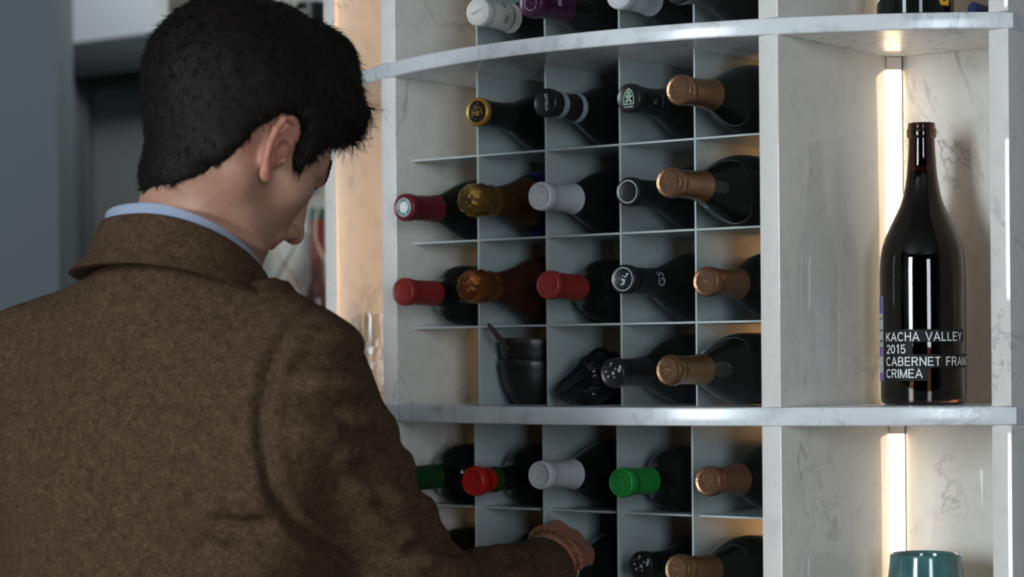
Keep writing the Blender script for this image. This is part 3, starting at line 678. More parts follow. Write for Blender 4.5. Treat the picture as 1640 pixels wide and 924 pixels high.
# ------------------------------------------------------------------ the man
class Field:
    def __init__(s, xs, ys, zs):
        s.ax = [np.asarray(a, np.float32) for a in (xs, ys, zs)]
        s.v = np.full([len(a) for a in s.ax], 0.2, np.float32)
    def sl(s, lo, hi):
        return tuple(slice(max(0, int(np.searchsorted(a, l)) - 1), min(len(a), int(np.searchsorted(a, h)) + 1)) for a, l, h in zip(s.ax, lo, hi))
    def grid(s, sl):
        X, Y, Z = (a[q] for a, q in zip(s.ax, sl)); return X[:, None, None], Y[None, :, None], Z[None, None, :]
    def comb(s, sl, d, k, mode):
        a = s.v[sl]
        if mode == 'add':
            if k > 0:
                h = np.clip(.5 + .5 * (a - d) / k, 0, 1); s.v[sl] = a + (d - a) * h - k * h * (1 - h)
            else: s.v[sl] = np.minimum(a, d)
        elif mode == 'sub':
            d = -d; h = np.clip(.5 - .5 * (a - d) / k, 0, 1); s.v[sl] = a + (d - a) * h + k * h * (1 - h)
    def ell(s, c, r, R=None, k=.01, mode='add'):
        c = np.array(c, float); m = max(r) + k * 1.5 + .012
        sl = s.sl(c - m, c + m); X, Y, Z = s.grid(sl)
        if s.v[sl].size == 0: return
        x, y, z = X - c[0], Y - c[1], Z - c[2]
        if R is not None:
            R = np.array(R); x, y, z = (R[0, i] * x + R[1, i] * y + R[2, i] * z for i in range(3))
        k0 = np.sqrt((x / r[0]) ** 2 + (y / r[1]) ** 2 + (z / r[2]) ** 2)
        k1 = np.sqrt((x / r[0] ** 2) ** 2 + (y / r[1] ** 2) ** 2 + (z / r[2] ** 2) ** 2) + 1e-6
        s.comb(sl, (k0 * (k0 - 1) / k1).astype(np.float32), k, mode)
    def cap(s, a, b, ra, rb, k=.01, mode='add'):
        a = np.array(a, float); b = np.array(b, float); m = max(ra, rb) + k * 1.5 + .012
        sl = s.sl(np.minimum(a, b) - m, np.maximum(a, b) + m); X, Y, Z = s.grid(sl)
        if s.v[sl].size == 0: return
        d = b - a; L = float(d @ d)
        t = np.clip(((X - a[0]) * d[0] + (Y - a[1]) * d[1] + (Z - a[2]) * d[2]) / L, 0, 1)
        q = np.sqrt((X - a[0] - t * d[0]) ** 2 + (Y - a[1] - t * d[1]) ** 2 + (Z - a[2] - t * d[2]) ** 2)
        s.comb(sl, (q - (ra + (rb - ra) * t)).astype(np.float32), k, mode)
    def path(s, pts, rs, k=.01, mode='add'):
        for i in range(len(pts) - 1): s.cap(pts[i], pts[i + 1], rs[i], rs[i + 1], k, mode)
    def surface(s):
        v = s.v; X, Y, Z = s.ax; neg = v < 0
        c = np.zeros([n - 1 for n in v.shape], np.int8)
        offs = [(i, j, k) for i in (0, 1) for j in (0, 1) for k in (0, 1)]
        def sh(a, o): return a[tuple(slice(q, a.shape[n] - 1 + q) for n, q in enumerate(o))]
        for o in offs: c += sh(neg, o)
        act = np.argwhere((c > 0) & (c < 8)); n = len(act)
        idx = np.full(c.shape, -1, np.int32); idx[tuple(act.T)] = np.arange(n)
        acc = np.zeros((n, 3)); cnt = np.zeros(n)
        def P(o): q = act + np.array(o); return v[tuple(q.T)], np.stack([X[q[:, 0]], Y[q[:, 1]], Z[q[:, 2]]], 1)
        for axis in range(3):
            for o in offs:
                if o[axis]: continue
                o2 = list(o); o2[axis] = 1
                va, pa = P(o); vb, pb = P(o2); m = (va < 0) != (vb < 0)
                t = np.where(m, va / np.where(m, va - vb, 1), 0)[:, None]
                acc += np.where(m[:, None], pa + (pb - pa) * t, 0); cnt += m
        verts = acc / cnt[:, None]; faces = []
        for axis in range(3):
            a, b = [(1, 2), (2, 0), (0, 1)][axis]
            lo = [slice(1, -1)] * 3; lo[axis] = slice(0, -1); hi = [slice(1, -1)] * 3; hi[axis] = slice(1, None)
            A, B = neg[tuple(lo)], neg[tuple(hi)]; e = np.argwhere(A != B); e = e + np.array([0 if q == axis else 1 for q in range(3)])
            flip = neg[tuple(e.T)]
            def ci(da, db): q = e.copy(); q[:, a] += da; q[:, b] += db; return idx[tuple(q.T)]
            f = np.stack([ci(-1, -1), ci(0, -1), ci(0, 0), ci(-1, 0)], 1)
            f = np.where(flip[:, None], f, f[:, ::-1]); faces.append(f)
        return verts, np.concatenate(faces)
def np_mesh(name, v, f, relax=0):
    f = f[(f >= 0).all(1)]
    me = bpy.data.meshes.new(name); me.vertices.add(len(v)); me.vertices.foreach_set('co', v.astype(np.float32).ravel())
    k = f.shape[1]; me.loops.add(f.size); me.loops.foreach_set('vertex_index', f.astype(np.int32).ravel())
    me.polygons.add(len(f)); me.polygons.foreach_set('loop_start', np.arange(0, f.size, k, dtype=np.int32))
    me.update(calc_edges=True); me.validate(); me.shade_smooth(); return me
def relax(v, f, it, w=.5):
    e = np.concatenate([f[:, [i, (i + 1) % f.shape[1]]] for i in range(f.shape[1])])
    e = np.concatenate([e, e[:, ::-1]]); cnt = np.bincount(e[:, 0], minlength=len(v)).clip(1)[:, None]
    for _ in range(it):
        s = np.stack([np.bincount(e[:, 0], weights=v[e[:, 1], q], minlength=len(v)) for q in range(3)], 1)
        v = v * (1 - w) + w * s / cnt
    return v
def normals(v, f):
    n = np.cross(v[f[:, 2]] - v[f[:, 0]], v[f[:, 3]] - v[f[:, 1]]); o = np.zeros_like(v)
    for q in range(4):
        for c in range(3): o[:, c] += np.bincount(f[:, q], weights=n[:, c], minlength=len(v))
    return o / (np.linalg.norm(o, axis=1, keepdims=True) + 1e-12)
def ranges(segs):
    """piecewise spacing: [(start, step), ..., (end, None)] with geometric-free joins"""
    out = []
    for (a, st), (b, _) in zip(segs[:-1], segs[1:]): n = max(1, int(round((b - a) / st))); out += list(a + (b - a) * np.arange(n) / n)
    return np.array(out + [segs[-1][0]])
def vnoise(p, f, seed=0):
    """cheap smooth value noise, vectorised"""
    p = p * f + seed * 17.31; i = np.floor(p).astype(np.int64); u = p - i; u = u * u * (3 - 2 * u)
    def h(a): q = (a[:, 0] * 374761393 + a[:, 1] * 668265263 + a[:, 2] * 2147483647 + seed * 9176) & 0x7fffffff; q = ((q ^ (q >> 13)) * 1274126177) & 0x7fffffff; return (q ^ (q >> 16)) % 100003 / 50001.5 - 1
    r = 0
    for dx in (0, 1):
        for dy in (0, 1):
            for dz in (0, 1):
                w = (u[:, 0] if dx else 1 - u[:, 0]) * (u[:, 1] if dy else 1 - u[:, 1]) * (u[:, 2] if dz else 1 - u[:, 2]); r = r + w * h(i + np.array([dx, dy, dz]))
    return r

# ---- head frame
HC = W(404, 180, 2.30); YAW, PITCH, HROLL = math.radians(-52), math.radians(-39), math.radians(0)
HR = np.array(Matrix.Rotation(YAW, 3, 'Z') @ Matrix.Rotation(PITCH, 3, 'X') @ Matrix.Rotation(HROLL, 3, 'Y'))
HCn = np.array(HC)
def H(x, y, z): return HCn + HR @ np.array([x, y, z])
# ---- body frame
BY = math.radians(25); Fb = np.array([math.sin(BY), math.cos(BY), 0]); Rb = np.array([math.cos(BY), -math.sin(BY), 0]); Up = np.array([0, 0, 1.0])
C7 = np.array([-.338, 2.262, CZ + .085])
SHR = np.array(W(497, 604, 2.23)); SHL = np.array([-.515, 2.40, CZ - .02])
ELB = np.array(W(690, 985, 2.36)); WR = np.array(W(866, 918, 2.555))
WR2 = np.array(W(884, 893, 2.60))
# ---- skin: head, neck, chest, right arm and hand as one surface
def skin(fd, ears=True):
    E = lambda c, r, k=.012, mode='add': fd.ell(H(*c), r, HR, k, mode)
    C = lambda a, b, ra, rb, k=.012, mode='add': fd.cap(H(*a), H(*b), ra, rb, k, mode)
    # chest, pelvis and legs are under the clothes
    fd.cap([-.38, 2.34, CZ - .12], [-.42, 2.33, CZ - .42], .085, .085, .03)
    fd.cap(SHR + [-.02, .03, -.02], SHL, .040, .040, .05)
    fd.cap([-.42, 2.33, CZ - .42], [-.385, 2.335, .93], .085, .09, .03)
    for sx in (-1, 1):
        hip = np.array([-.385, 2.325, .90]) + Rb * .09 * sx; kn = hip + Fb * .02 + [0, 0, -.42]; an = hip + [0, 0, -.82]
        fd.cap(hip, kn, .075, .05, .02); fd.cap(kn, an, .05, .035, .02); fd.cap(an, an + Fb * .14 - [0, 0, .03], .035, .03, .02)
    LE = SHL + np.array([-.08, .02, -.28]); fd.cap(SHL, LE, .05, .04, .03); fd.cap(LE, LE + Fb * .22 + [.02, 0, .02], .038, .025, .02)
    # neck
    fd.cap(C7 + Fb * .038 - Rb * .012 + [0, 0, -.06], H(0, -.014, -.050), .060, .054, .02)
    fd.cap(C7 + Fb * .034 - Rb * .014 + [0, 0, -.02], H(0, -.030, -.060), .053, .046, .02)
    fd.cap(C7 + Fb * .080 + [.0, 0, -.06], H(0, .03, -.090), .046, .036, .02)
    fd.cap(C7 + Fb * .085 + Rb * .006 + [0, 0, -.06], H(.052, -.018, -.070), .017, .020, .02)       # neck muscle
    fd.cap(C7 + Fb * .012 - Rb * .006 + [0, 0, -.02], H(.030, -.040, -.055), .038, .024, .022)
    # cranium and face
    E((0, -.012, .000), (.0775, .098, .088), .01)
    E((0, .030, -.020), (.066, .066, .070), .02)
    E((0, .045, -.065), (.054, .052, .058), .02)
    C((.040, .010, -.085), (.020, .072, -.120), .019, .017, .02); C((-.040, .010, -.085), (-.020, .072, -.120), .019, .017, .02)
    C((.048, -.002, -.050), (.046, .006, -.082), .020, .019, .02); C((-.048, -.002, -.050), (-.046, .006, -.082), .020, .019, .02)
    E((0, .080, -.122), (.021, .016, .015), .015)
    for sx in (-1, 1):
        E((.043 * sx, .058, -.046), (.022, .024, .016), .02)
        C((.040 * sx, .073, -.006), (.014 * sx, .092, -.008), .0095, .0105, .010)
        E((.032 * sx, .092, -.030), (.016, .012, .0110), .008, 'sub')
        E((.031 * sx, .0745, -.029), (.0125, .0125, .0125), .003)
        C((.019 * sx, .085, -.0225), (.043 * sx, .077, -.0235), .0030, .0030, .004)
    C((0, .090, -.014), (0, .111, -.060), .0075, .0100, .010)
    E((0, .1150, -.0655), (.0105, .0100, .0090), .006)
    for sx in (-1, 1):
        E((.0125 * sx, .1040, -.0700), (.0078, .0100, .0075), .005)
    for sx in (-1, 1): E((.0085 * sx, .1050, -.0775), (.0040, .0055, .0042), .002, 'sub')
    E((0, .088, -.084), (.024, .016, .014), .012)
    C((.020, .084, -.0950), (0, .0985, -.0905), .0038, .0052, .004); C((-.020, .084, -.0950), (0, .0985, -.0905), .0038, .0052, .004)
    C((.017, .083, -.1010), (0, .0950, -.1020), .0042, .0058, .004); C((-.017, .083, -.1010), (0, .0950, -.1020), .0042, .0058, .004)
    E((0, .0985, -.0965), (.022, .0055, .0012), .002, 'sub')
    # ears
    for sx in ((-1, 1) if ears else ()):
        ex = lambda y, z, o=0: H(sx * (.0765 + o), (y * .80 - .17 * z) + .013, (z * .93 + .13 * y) - .046)
        def ear(pts, rs, k=.002): fd.path([ex(*p) for p in pts], rs, k)
        E((sx * .075, .014, -.048), (.009, .013, .022), .006)
        fd.ell(H(sx * .0825, .009, -.042), (.0045, .0120, .025), HR @ np.array(Matrix.Rotation(-.42 * sx, 3, 'Z')), .003)
        ear([(.012, .006, .002), (.0125, .019, .006), (.005, .0295, .0085), (-.006, .0310, .0115), (-.0165, .024, .0140), (-.0215, .010, .0150), (-.0200, -.005, .0135), (-.0140, -.019, .0095), (-.006, -.029, .0055)],
            [.0030, .0034, .0038, .0042, .0043, .0042, .0038, .0038, .0048], .0015)
        fd.ell(ex(-.001, -.0315, .0040), (.0040, .0075, .0085), HR, .004)       # lobe
        ear([(-.002, .019, .0075), (-.010, .006, .0090), (-.0095, -.008, .0080), (-.002, -.0175, .0060)], [.0030, .0036, .0036, .0034], .002)
        ear([(.0105, -.001, .0030), (.0085, -.008, .0055), (.007, -.012, .0040)], [.0035, .0042, .0032], .002)
        fd.ell(ex(.001, -.002, .0105), (.0080, .0068, .0110), HR, .003, 'sub')
        fd.ell(ex(-.0055, .022, .0145), (.0050, .0085, .0040), HR, .002, 'sub')
    # arm and hand
    fd.cap(SHR + [-.005, .01, -.012], ELB, .040, .038, .02); fd.cap(ELB, WR, .038, .030, .02); fd.cap(WR, WR2, .0290, .0265, .015)
    WX = np.array([.96, .10, -.25]); WX /= np.linalg.norm(WX)
    kn = [np.array(W(*p)) for p in ((866, 862, 2.655), (890, 852, 2.675), (915, 866, 2.683), (934, 888, 2.680))]
    for i, p in enumerate(kn):
        st_ = WR2 + WX * (-.018 + .012 * i); fd.cap(st_, p, .0175, .0135, .014)
    fl = [.040, .045, .042, .033]
    for i, p in enumerate(kn):
        r0 = [.0098, .0098, .0094, .0085][i]
        a = p + np.array([.004, .012, -fl[i] * .95]); bb = a + np.array([-.008, -.012, -.026]); cc = bb + np.array([-.014, -.012, -.010])
        fd.path([p, a, bb, cc], [r0 + .0025, r0, r0 - .0005, r0 - .0018], .006)
    tb = WR2 + WX * -.020 + np.array([0, 0, -.008])
    fd.path([tb, np.array(W(856, 905, 2.64)), np.array(W(858, 946, 2.665)), np.array(W(878, 975, 2.675))], [.0150, .0135, .0110, .0088], .010)
hc = HCn
xs = ranges([(-.80, .010), (hc[0] - .135, .0017), (hc[0] + .125, .006), (.015, .0025), (.115, .006), (.13, None)])
ys = ranges([(2.02, .008), (hc[1] - .13, .0017), (hc[1] + .12, .005), (2.56, .0025), (2.74, .006), (2.76, None)])
zs = ranges([(.01, .012), (CZ - .31, .0028), (CZ - .14, .005), (hc[2] - .17, .0017), (hc[2] + .125, .006), (hc[2] + .14, None)])
fd = Field(xs, ys, zs); skin(fd)
bv, bf = fd.surface(); bv = relax(bv, bf, 2, .5)
NC = C7 + Fb * .046 + Rb * -.013 + Up * .018
def ztop(al):      # height of the collar edge above C7: high at the nape, falling to the front
    return .054 - np.where(al > 0, .046, .014) * (1 - np.cos(al))
def polar(v): q = v - NC; x = q @ Rb; y = -(q @ Fb); al = np.arctan2(x, y); return al, x, y, q[:, 2]
# the skin stays inside the shirt collar
al, x, y, z = polar(bv); rin = .0665 + .007 * np.abs(np.sin(al)) + .004 * np.abs(np.cos(al)); rr = np.hypot(x, y)
fw = ((bv - HCn) @ HR)[:, 1]; zt = ztop(al)
def sst(x): x = np.clip(x, 0, 1); return x * x * (3 - 2 * x)
lim = rin + np.clip(z - zt + .004, 0, 1) * .5
up = sst((zt + .055 - z) / .045) * sst((1.7 - np.abs(al)) / .8) * sst((.020 - fw) / .06)
wc = np.maximum(up, sst((zt + .006 - z) / .008) * (np.abs(al) < 1.9)) * (z > -.10) * (rr < .16) * (rr > lim)
sc_ = (1 - lim / np.maximum(rr, 1e-6)) * wc; bv = bv - sc_[:, None] * (x[:, None] * Rb - y[:, None] * Fb)
b2 = relax(bv, bf, 8, .5); wn = (sst((zt + .07 - z) / .03) * sst((z + .02) / .02) * (rr < .12) * sst((-.005 - fw) / .03) * sst((.02 - bv[:, 1] + HCn[1] + .1) / .02))[:, None]; bv = bv + (b2 - bv) * wn

del fd

def mat_skin():
    m, nt, b = new_mat('skin'); N = nt.nodes; L = nt.links
    setp(b, Base_Color=(.44, .24, .165), Roughness=.52, Subsurface_Weight=.12, Subsurface_Radius=(1.0, .35, .2), Subsurface_Scale=.008, Specular_IOR_Level=.35)
    tc = N.new('ShaderNodeTexCoord'); n = N.new('ShaderNodeTexNoise'); n.inputs['Scale'].default_value = 22; n.inputs['Detail'].default_value = 5; L.new(tc.outputs['Object'], n.inputs['Vector'])
    r = N.new('ShaderNodeValToRGB'); L.new(n.outputs['Fac'], r.inputs[0]); e = r.color_ramp.elements
    e[0].position = .35; e[0].color = (.37, .18, .12, 1); e[1].position = .65; e[1].color = (.45, .26, .18, 1)
    # freckles and moles
    vo = N.new('ShaderNodeTexVoronoi'); vo.inputs['Scale'].default_value = 38; L.new(tc.outputs['Object'], vo.inputs['Vector'])
    mr = N.new('ShaderNodeMapRange'); mr.inputs[1].default_value = .035; mr.inputs[2].default_value = .07; mr.inputs[3].default_value = 1; mr.inputs[4].default_value = 0; L.new(vo.outputs['Distance'], mr.inputs[0])
    sp_ = N.new('ShaderNodeSeparateColor'); L.new(vo.outputs['Color'], sp_.inputs[0]); gt = N.new('ShaderNodeMath'); gt.operation = 'GREATER_THAN'; gt.inputs[1].default_value = .86; L.new(sp_.outputs[0], gt.inputs[0])
    mu = N.new('ShaderNodeMath'); mu.operation = 'MULTIPLY'; L.new(mr.outputs[0], mu.inputs[0]); L.new(gt.outputs[0], mu.inputs[1])
    mx = N.new('ShaderNodeMix'); mx.data_type = 'RGBA'; L.new(mu.outputs[0], mx.inputs[0]); L.new(r.outputs[0], mx.inputs[6]); mx.inputs[7].default_value = (.12, .045, .03, 1)
    # redder ear and hand through a vertex attribute painted by anatomy
    at = N.new('ShaderNodeAttribute'); at.attribute_name = 'flush'; m2 = N.new('ShaderNodeMix'); m2.data_type = 'RGBA'
    L.new(at.outputs['Fac'], m2.inputs[0]); L.new(mx.outputs[2], m2.inputs[6]); m2.inputs[7].default_value = (.52, .16, .12, 1)
    a2 = N.new('ShaderNodeAttribute'); a2.attribute_name = 'dark'; m3 = N.new('ShaderNodeMix'); m3.data_type = 'RGBA'
    L.new(a2.outputs['Fac'], m3.inputs[0]); L.new(m2.outputs[2], m3.inputs[6]); m3.inputs[7].default_value = (.10, .045, .03, 1)
    L.new(m3.outputs[2], b.inputs['Base Color'])
    nb = N.new('ShaderNodeTexNoise'); nb.inputs['Scale'].default_value = 500; L.new(tc.outputs['Object'], nb.inputs['Vector'])
    bp = N.new('ShaderNodeBump'); bp.inputs['Strength'].default_value = .25; bp.inputs['Distance'].default_value = .0006; L.new(nb.outputs['Fac'], bp.inputs['Height']); L.new(bp.outputs[0], b.inputs['Normal'])
    return m
M['skin'] = mat_skin()
PO = np.array([-.385, 2.325, 0.0])
person = empty('person', PO, 'man with dark hair in brown tweed jacket, back to the viewer, reaching into lower rack', 'person')
def pobj(name, v, f, mat, label=None):
    o = link(name, np_mesh(name, v - PO, f), mat, person)
    if label: o['label'] = label
    return o
body = pobj('body', bv, bf, M['skin'])
lv = (bv - HCn) @ HR     # head-local coordinates
earw = np.exp(-(((np.abs(lv[:, 0]) - .086) / .011) ** 2)) * (np.abs(lv[:, 1] - .012) < .03) * (lv[:, 2] > -.092) * (lv[:, 2] < .0)
handw = np.clip((bv[:, 1] - 2.56) / .03, 0, 1) * (bv[:, 0] > .0) * .45
lips = np.exp(-((lv[:, 2] + .097) / .0075) ** 2) * (lv[:, 1] > .080) * (np.abs(lv[:, 0]) < .024) * .6
flush = np.clip(earw * .55 + handw + lips, 0, 1)
# stubble / shaved nape shading is a colour of its own on the skin
nape = np.clip(1 - np.abs(lv[:, 2] + .095) / .03, 0, 1) * (lv[:, 1] < -.03) * .0
brow = np.exp(-((lv[:, 2] + .003 - .10 * (np.abs(lv[:, 0]) - .03)) / .0045) ** 2) * (lv[:, 1] > .068) * (np.abs(lv[:, 0]) > .010) * (np.abs(lv[:, 0]) < .048)
beard = np.clip((-.070 - lv[:, 2]) / .03, 0, 1) * (lv[:, 1] > .0) * .16 * (bv[:, 2] > CZ + .05)
for nm, w in (('flush', flush), ('dark', np.clip(brow * .95 + beard, 0, 1))):
    a = body.data.attributes.new(nm, 'FLOAT', 'POINT'); a.data.foreach_set('value', np.asarray(w[:len(body.data.vertices)], np.float32))

# ---- hair
def poly_sdf(P, y, z):
    P = np.array(P); d = np.full(np.broadcast(y, z).shape, 9.0); s = np.ones_like(d)
    for i in range(len(P)):
        a, b = P[i], P[i - 1]; ey, ez = b - a; wy, wz = y - a[0], z - a[1]
        t = np.clip((wy * ey + wz * ez) / (ey * ey + ez * ez), 0, 1); d = np.minimum(d, (wy - ey * t) ** 2 + (wz - ez * t) ** 2)
        c1 = z >= a[1]; c2 = z < b[1]; c3 = ey * wz > ez * wy
        fl = (c1 & c2 & c3) | (~c1 & ~c2 & ~c3); s = np.where(fl, -s, s)
    return s * np.sqrt(d)
side = [(.20, .16), (-.20, .20), (-.20, -.110), (-.090, -.132), (-.070, -.140), (-.052, -.143), (-.040, -.143), (-.028, -.120), (-.019, -.100), (-.017, -.070), (-.016, -.045), (-.006, -.014), (.008, -.006), (.022, -.010), (.030, -.028), (.040, -.044), (.048, -.045), (.053, -.028), (.056, -.006), (.070, .016), (.084, .033), (.095, .046), (.12, .058), (.20, .08)]
hb = .0019
hf = Field(np.arange(HCn[0] - .150, HCn[0] + .150, hb), np.arange(HCn[1] - .145, HCn[1] + .145, hb), np.arange(HCn[2] - .165, HCn[2] + .140, hb))
skin(hf, False)
gsh = hf.v.shape; gX, gY, gZ = (np.broadcast_to(a, gsh).ravel() for a in hf.grid((slice(None),) * 3))
pg = (np.stack([gX, gY, gZ], 1) - HCn) @ HR; lx, ly, lz = pg.T
def sm(x): x = np.clip(x, 0, 1); return x * x * (3 - 2 * x)
hf.v -= (.0055 + .0060 * sm((lz + .09) / .08) * 1.0).reshape(gsh).astype(np.float32)
def he(c, r, k=.015): hf.ell(H(*c), r, HR, k)
he((0, -.014, .004), (.0850, .1100, .0990)); he((0, .010, .046), (.076, .084, .064), .02)
he((0, .046, .052), (.058, .044, .044), .02); he((.006, .052, .060), (.048, .034, .032)); he((.012, .070, .058), (.040, .020, .024), .012); he((.018, .078, .056), (.030, .014, .018), .010)
he((0, .018, .084), (.050, .050, .022), .02); he((.02, .02, .103), (.030, .028, .014), .012)
fr = np.clip(ly / .08, 0, 1) * np.clip((lz + .0) / .04, 0, 1)
nn = vnoise(pg, 55, 1) * .0036 + vnoise(pg * [1, .6, .6], 120, 2) * .0020 + vnoise(pg * [1.3, .4, .4], 300, 3) * .0006
hf.v += (nn * (.40 + 1.5 * fr)).reshape(gsh).astype(np.float32)
psd = poly_sdf(side, ly, lz) + vnoise(pg, 170, 5) * .0026
tap = np.where((ly > .06), .004, .013)
taper = np.clip(1 + psd / (tap * 1.2), 0, 1) ** 1.5 * .0055 * (ly < .06)
hf.v = np.maximum(hf.v + taper.reshape(gsh).astype(np.float32), psd.reshape(gsh).astype(np.float32))
hvw, hfa = hf.surface(); hvw = relax(hvw, hfa, 1, .4); hv = (hvw - HCn) @ HR; hn = normals(hv, hfa)
del hf, pg, nn, psd, taper
M['hair'] = plain('dark_brown_hair', (.0060, .0038, .0028), .65, bump=.6, bscale=420, Specular_IOR_Level=.2)
hairo = pobj('hair', hv @ HR.T + HCn, hfa, M['hair'])
# strands: tapered three-sided blades combed over the shell
def strands(cnt):
    ids = rng.choice(len(hv), cnt); P = hv[ids]; Nn = hn[ids]
    wh = np.array([-.01, -.085, .065]); flow = P - wh; flow[:, 2] -= .03
    flow -= (flow * Nn).sum(1, keepdims=True) * Nn; flow /= np.linalg.norm(flow, axis=1, keepdims=True) + 1e-9
    flow += rng.normal(0, .35, flow.shape); flow /= np.linalg.norm(flow, axis=1, keepdims=True)
    frn = np.clip((P[:, 1] - .03) / .07, 0, 1)
    back = np.clip((-.02 - P[:, 2]) / .05, 0, 1)
    ln = (.010 + .003 * frn - .003 * back) * rng.uniform(.5, 1.3, cnt)
    w = rng.uniform(.00035, .0008, cnt); curl = rng.normal(0, 1, P.shape); curl /= np.linalg.norm(curl, axis=1, keepdims=True)
    V = []; Fc = []; m = 5
    for j in range(m):
        t = j / (m - 1); lift = .10 + .16 * frn
        c = P - Nn * .001 + (flow * t + Nn * (lift * t * (1.2 - t))[:, None] + curl * ((.28 + .75 * frn) * t * t)[:, None]) * ln[:, None]
        sdir = np.cross(flow, Nn); ww = (w * (1 - t * .85))[:, None]
        for k in range(3):
            a = 2 * math.pi * k / 3; V.append(c + (sdir * math.cos(a) + Nn * math.sin(a)) * ww)
    V = np.stack(V, 1).reshape(-1, 3); base = np.arange(cnt)[:, None] * (3 * m)
    for j in range(m - 1):
        for k in range(3):
            k2 = (k + 1) % 3; Fc.append(base + np.array([[j * 3 + k, j * 3 + k2, j * 3 + 3 + k2, j * 3 + 3 + k]]))
    return V, np.concatenate(Fc)
sv, sf = strands(26000)
so = link('hair_strands', np_mesh('hair_strands', sv @ HR.T + HCn - PO, sf), M['hair'], person); so['kind'] = 'stuff'
# eyelashes of the right eye and both eyebrows
lash = bmesh.new()
def blade(a, b, w):
    a, b = Vector(a), Vector(b); d = (b - a); s_ = d.cross(Vector((0, .3, 1))).normalized() * w
    vs = [lash.verts.new(q) for q in (a - s_, a + s_, b)]; lash.faces.new(vs)
for sx in (-1, 1):
    for i in range(16):
        x = .020 + .024 * i / 15; p = Vector((x * sx, .0885 - abs(x - .03) * .25, -.029)); blade(p, p + Vector((.003 * sx * (i / 15), .008, -.0035)), .0005)
me_l = bpy.data.meshes.new('eyelashes'); lash.to_mesh(me_l); lash.clear()
for sx in (-1, 1):
    bi = np.where((brow > .35) & (lv[:, 0] * sx > .009))[0]
    for q in rng.choice(bi, min(150, len(bi)), replace=False) if len(bi) else ():
        p = Vector(lv[q]); blade(p, p + Vector((.0038 * sx, -.0008, .0012 + random.uniform(-.001, .002))), .0007)
me_b = bpy.data.meshes.new('eyebrows'); lash.to_mesh(me_b); lash.free()
for nm, me in (('eyelashes', me_l), ('eyebrows', me_b)):
    for v in me.vertices: v.co = Vector(H(*v.co) - PO)
    link(nm, me, M['hair'], person)['kind'] = 'stuff'

# ---- jacket
xs = ranges([(-.82, .0050), (.09, None)]); ys = ranges([(2.00, .0050), (2.66, None)]); zs = ranges([(CZ - .72, .009), (CZ - .30, .0048), (CZ + .17, None)])
jf = Field(xs, ys, zs)
BRm = np.stack([Rb, Fb, Up], 1)
tc_ = C7 + np.array([0, 0, 0])
def Bd(x, y, z): return C7 + Rb * x + Fb * y + Up * z
jf.ell(Bd(-.03, .055, -.20), (.205, .125, .20), BRm, .05)
jf.ell(Bd(-.06, .045, -.42), (.190, .125, .26), BRm, .06)
jf.ell(Bd(-.07, .045, -.66), (.195, .130, .26), BRm, .06)
jf.cap(Bd(-.180, .05, -.085), Bd(.118, .03, -.132), .066, .062, .05)
jf.cap(Bd(-.015, .045, -.030), Bd(-.12, .05, -.080), .078, .062, .05)
jf.cap(Bd(.01, .045, -.035), Bd(.09, .045, -.095), .078, .062, .05)
jf.cap(Bd(-.010, .048, -.06), Bd(-.014, .052, .014), .100, .080, .03)
jf.ell(Bd(.07, .00, -.19), (.09, .065, .11), BRm, .04); jf.ell(Bd(-.10, .00, -.19), (.09, .065, .11), BRm, .04)
# sleeves
jf.cap(SHR + [-.015, .01, .004], SHR + (ELB - SHR) * .45 + [-.016, 0, 0], .066, .060, .03)
jf.cap(SHR + (ELB - SHR) * .45 + [-.016, 0, 0], ELB, .060, .060, .02)
jf.cap(ELB, ELB + (WR - ELB) * .5, .058, .050, .03); jf.cap(ELB + (WR - ELB) * .5, WR, .050, .0395, .01)
LE = SHL + np.array([-.08, .02, -.30])
jf.cap(SHL, LE, .075, .062, .03); jf.cap(LE, LE + Fb * .26 + [.02, 0, .02], .058, .045, .02)
NC0 = C7 + Fb * .046 + Rb * -.013 + Up * .038
# openings: neck hole and right cuff
jf.cap(NC0 + [0, 0, -.02], NC0 + Fb * .02 + [0, 0, .14], .062, .074, .004, 'sub')
ca = (WR - ELB) / np.linalg.norm(WR - ELB)
jf.cap(WR + ca * .030, WR + ca * .10, .033, .06, .006, 'sub')
jv, jq = jf.surface(); jv = relax(jv, jq, 3, .5); jn = normals(jv, jq)
px_, py_ = proj(jv); vis = (jn * (jv / np.linalg.norm(jv, axis=1, keepdims=True) - np.array([0, 0, 0]))).sum(1) < .25
vis = ((jn * (jv - np.array([0, 0, CZ]))).sum(1) < 0)
def groove(pts, w, depth, ridge=0.0, skew=0.0):
    """fold or seam along a line over the cloth, w and depth in metres"""
    P = np.array([W(*p, 2.25)[:] for p in pts]); P = [(p[0] / 2.25, (p[2] - CZ) / 2.25) for p in P]
    X = jv[:, 0] / jv[:, 1]; Zz = (jv[:, 2] - CZ) / jv[:, 1]; best = np.full(len(jv), 9.0); tt = np.zeros(len(jv)); sg = np.zeros(len(jv)); n = len(P) - 1
    for i in range(n):
        ax, az = P[i]; bx, bz = P[i + 1]; ex, ez = bx - ax, bz - az; t = np.clip(((X - ax) * ex + (Zz - az) * ez) / (ex * ex + ez * ez), 0, 1)
        d = np.hypot(X - ax - t * ex, Zz - az - t * ez) * 2.25; m = d < best; best = np.where(m, d, best); tt = np.where(m, (i + t) / n, tt)
        sg = np.where(m, np.sign((X - ax) * ez - (Zz - az) * ex), sg)
    fade = np.clip(np.minimum(tt, 1 - tt) * 5, 0, 1) if ridge else 1
    g = -depth * np.exp(-(best / w) ** 2) + ridge * np.exp(-((best - 2.0 * w) / (1.3 * w)) ** 2) * (1 + skew * sg)
    return np.where(vis, g * fade * 1.5, 0)
disp = np.zeros(len(jv))
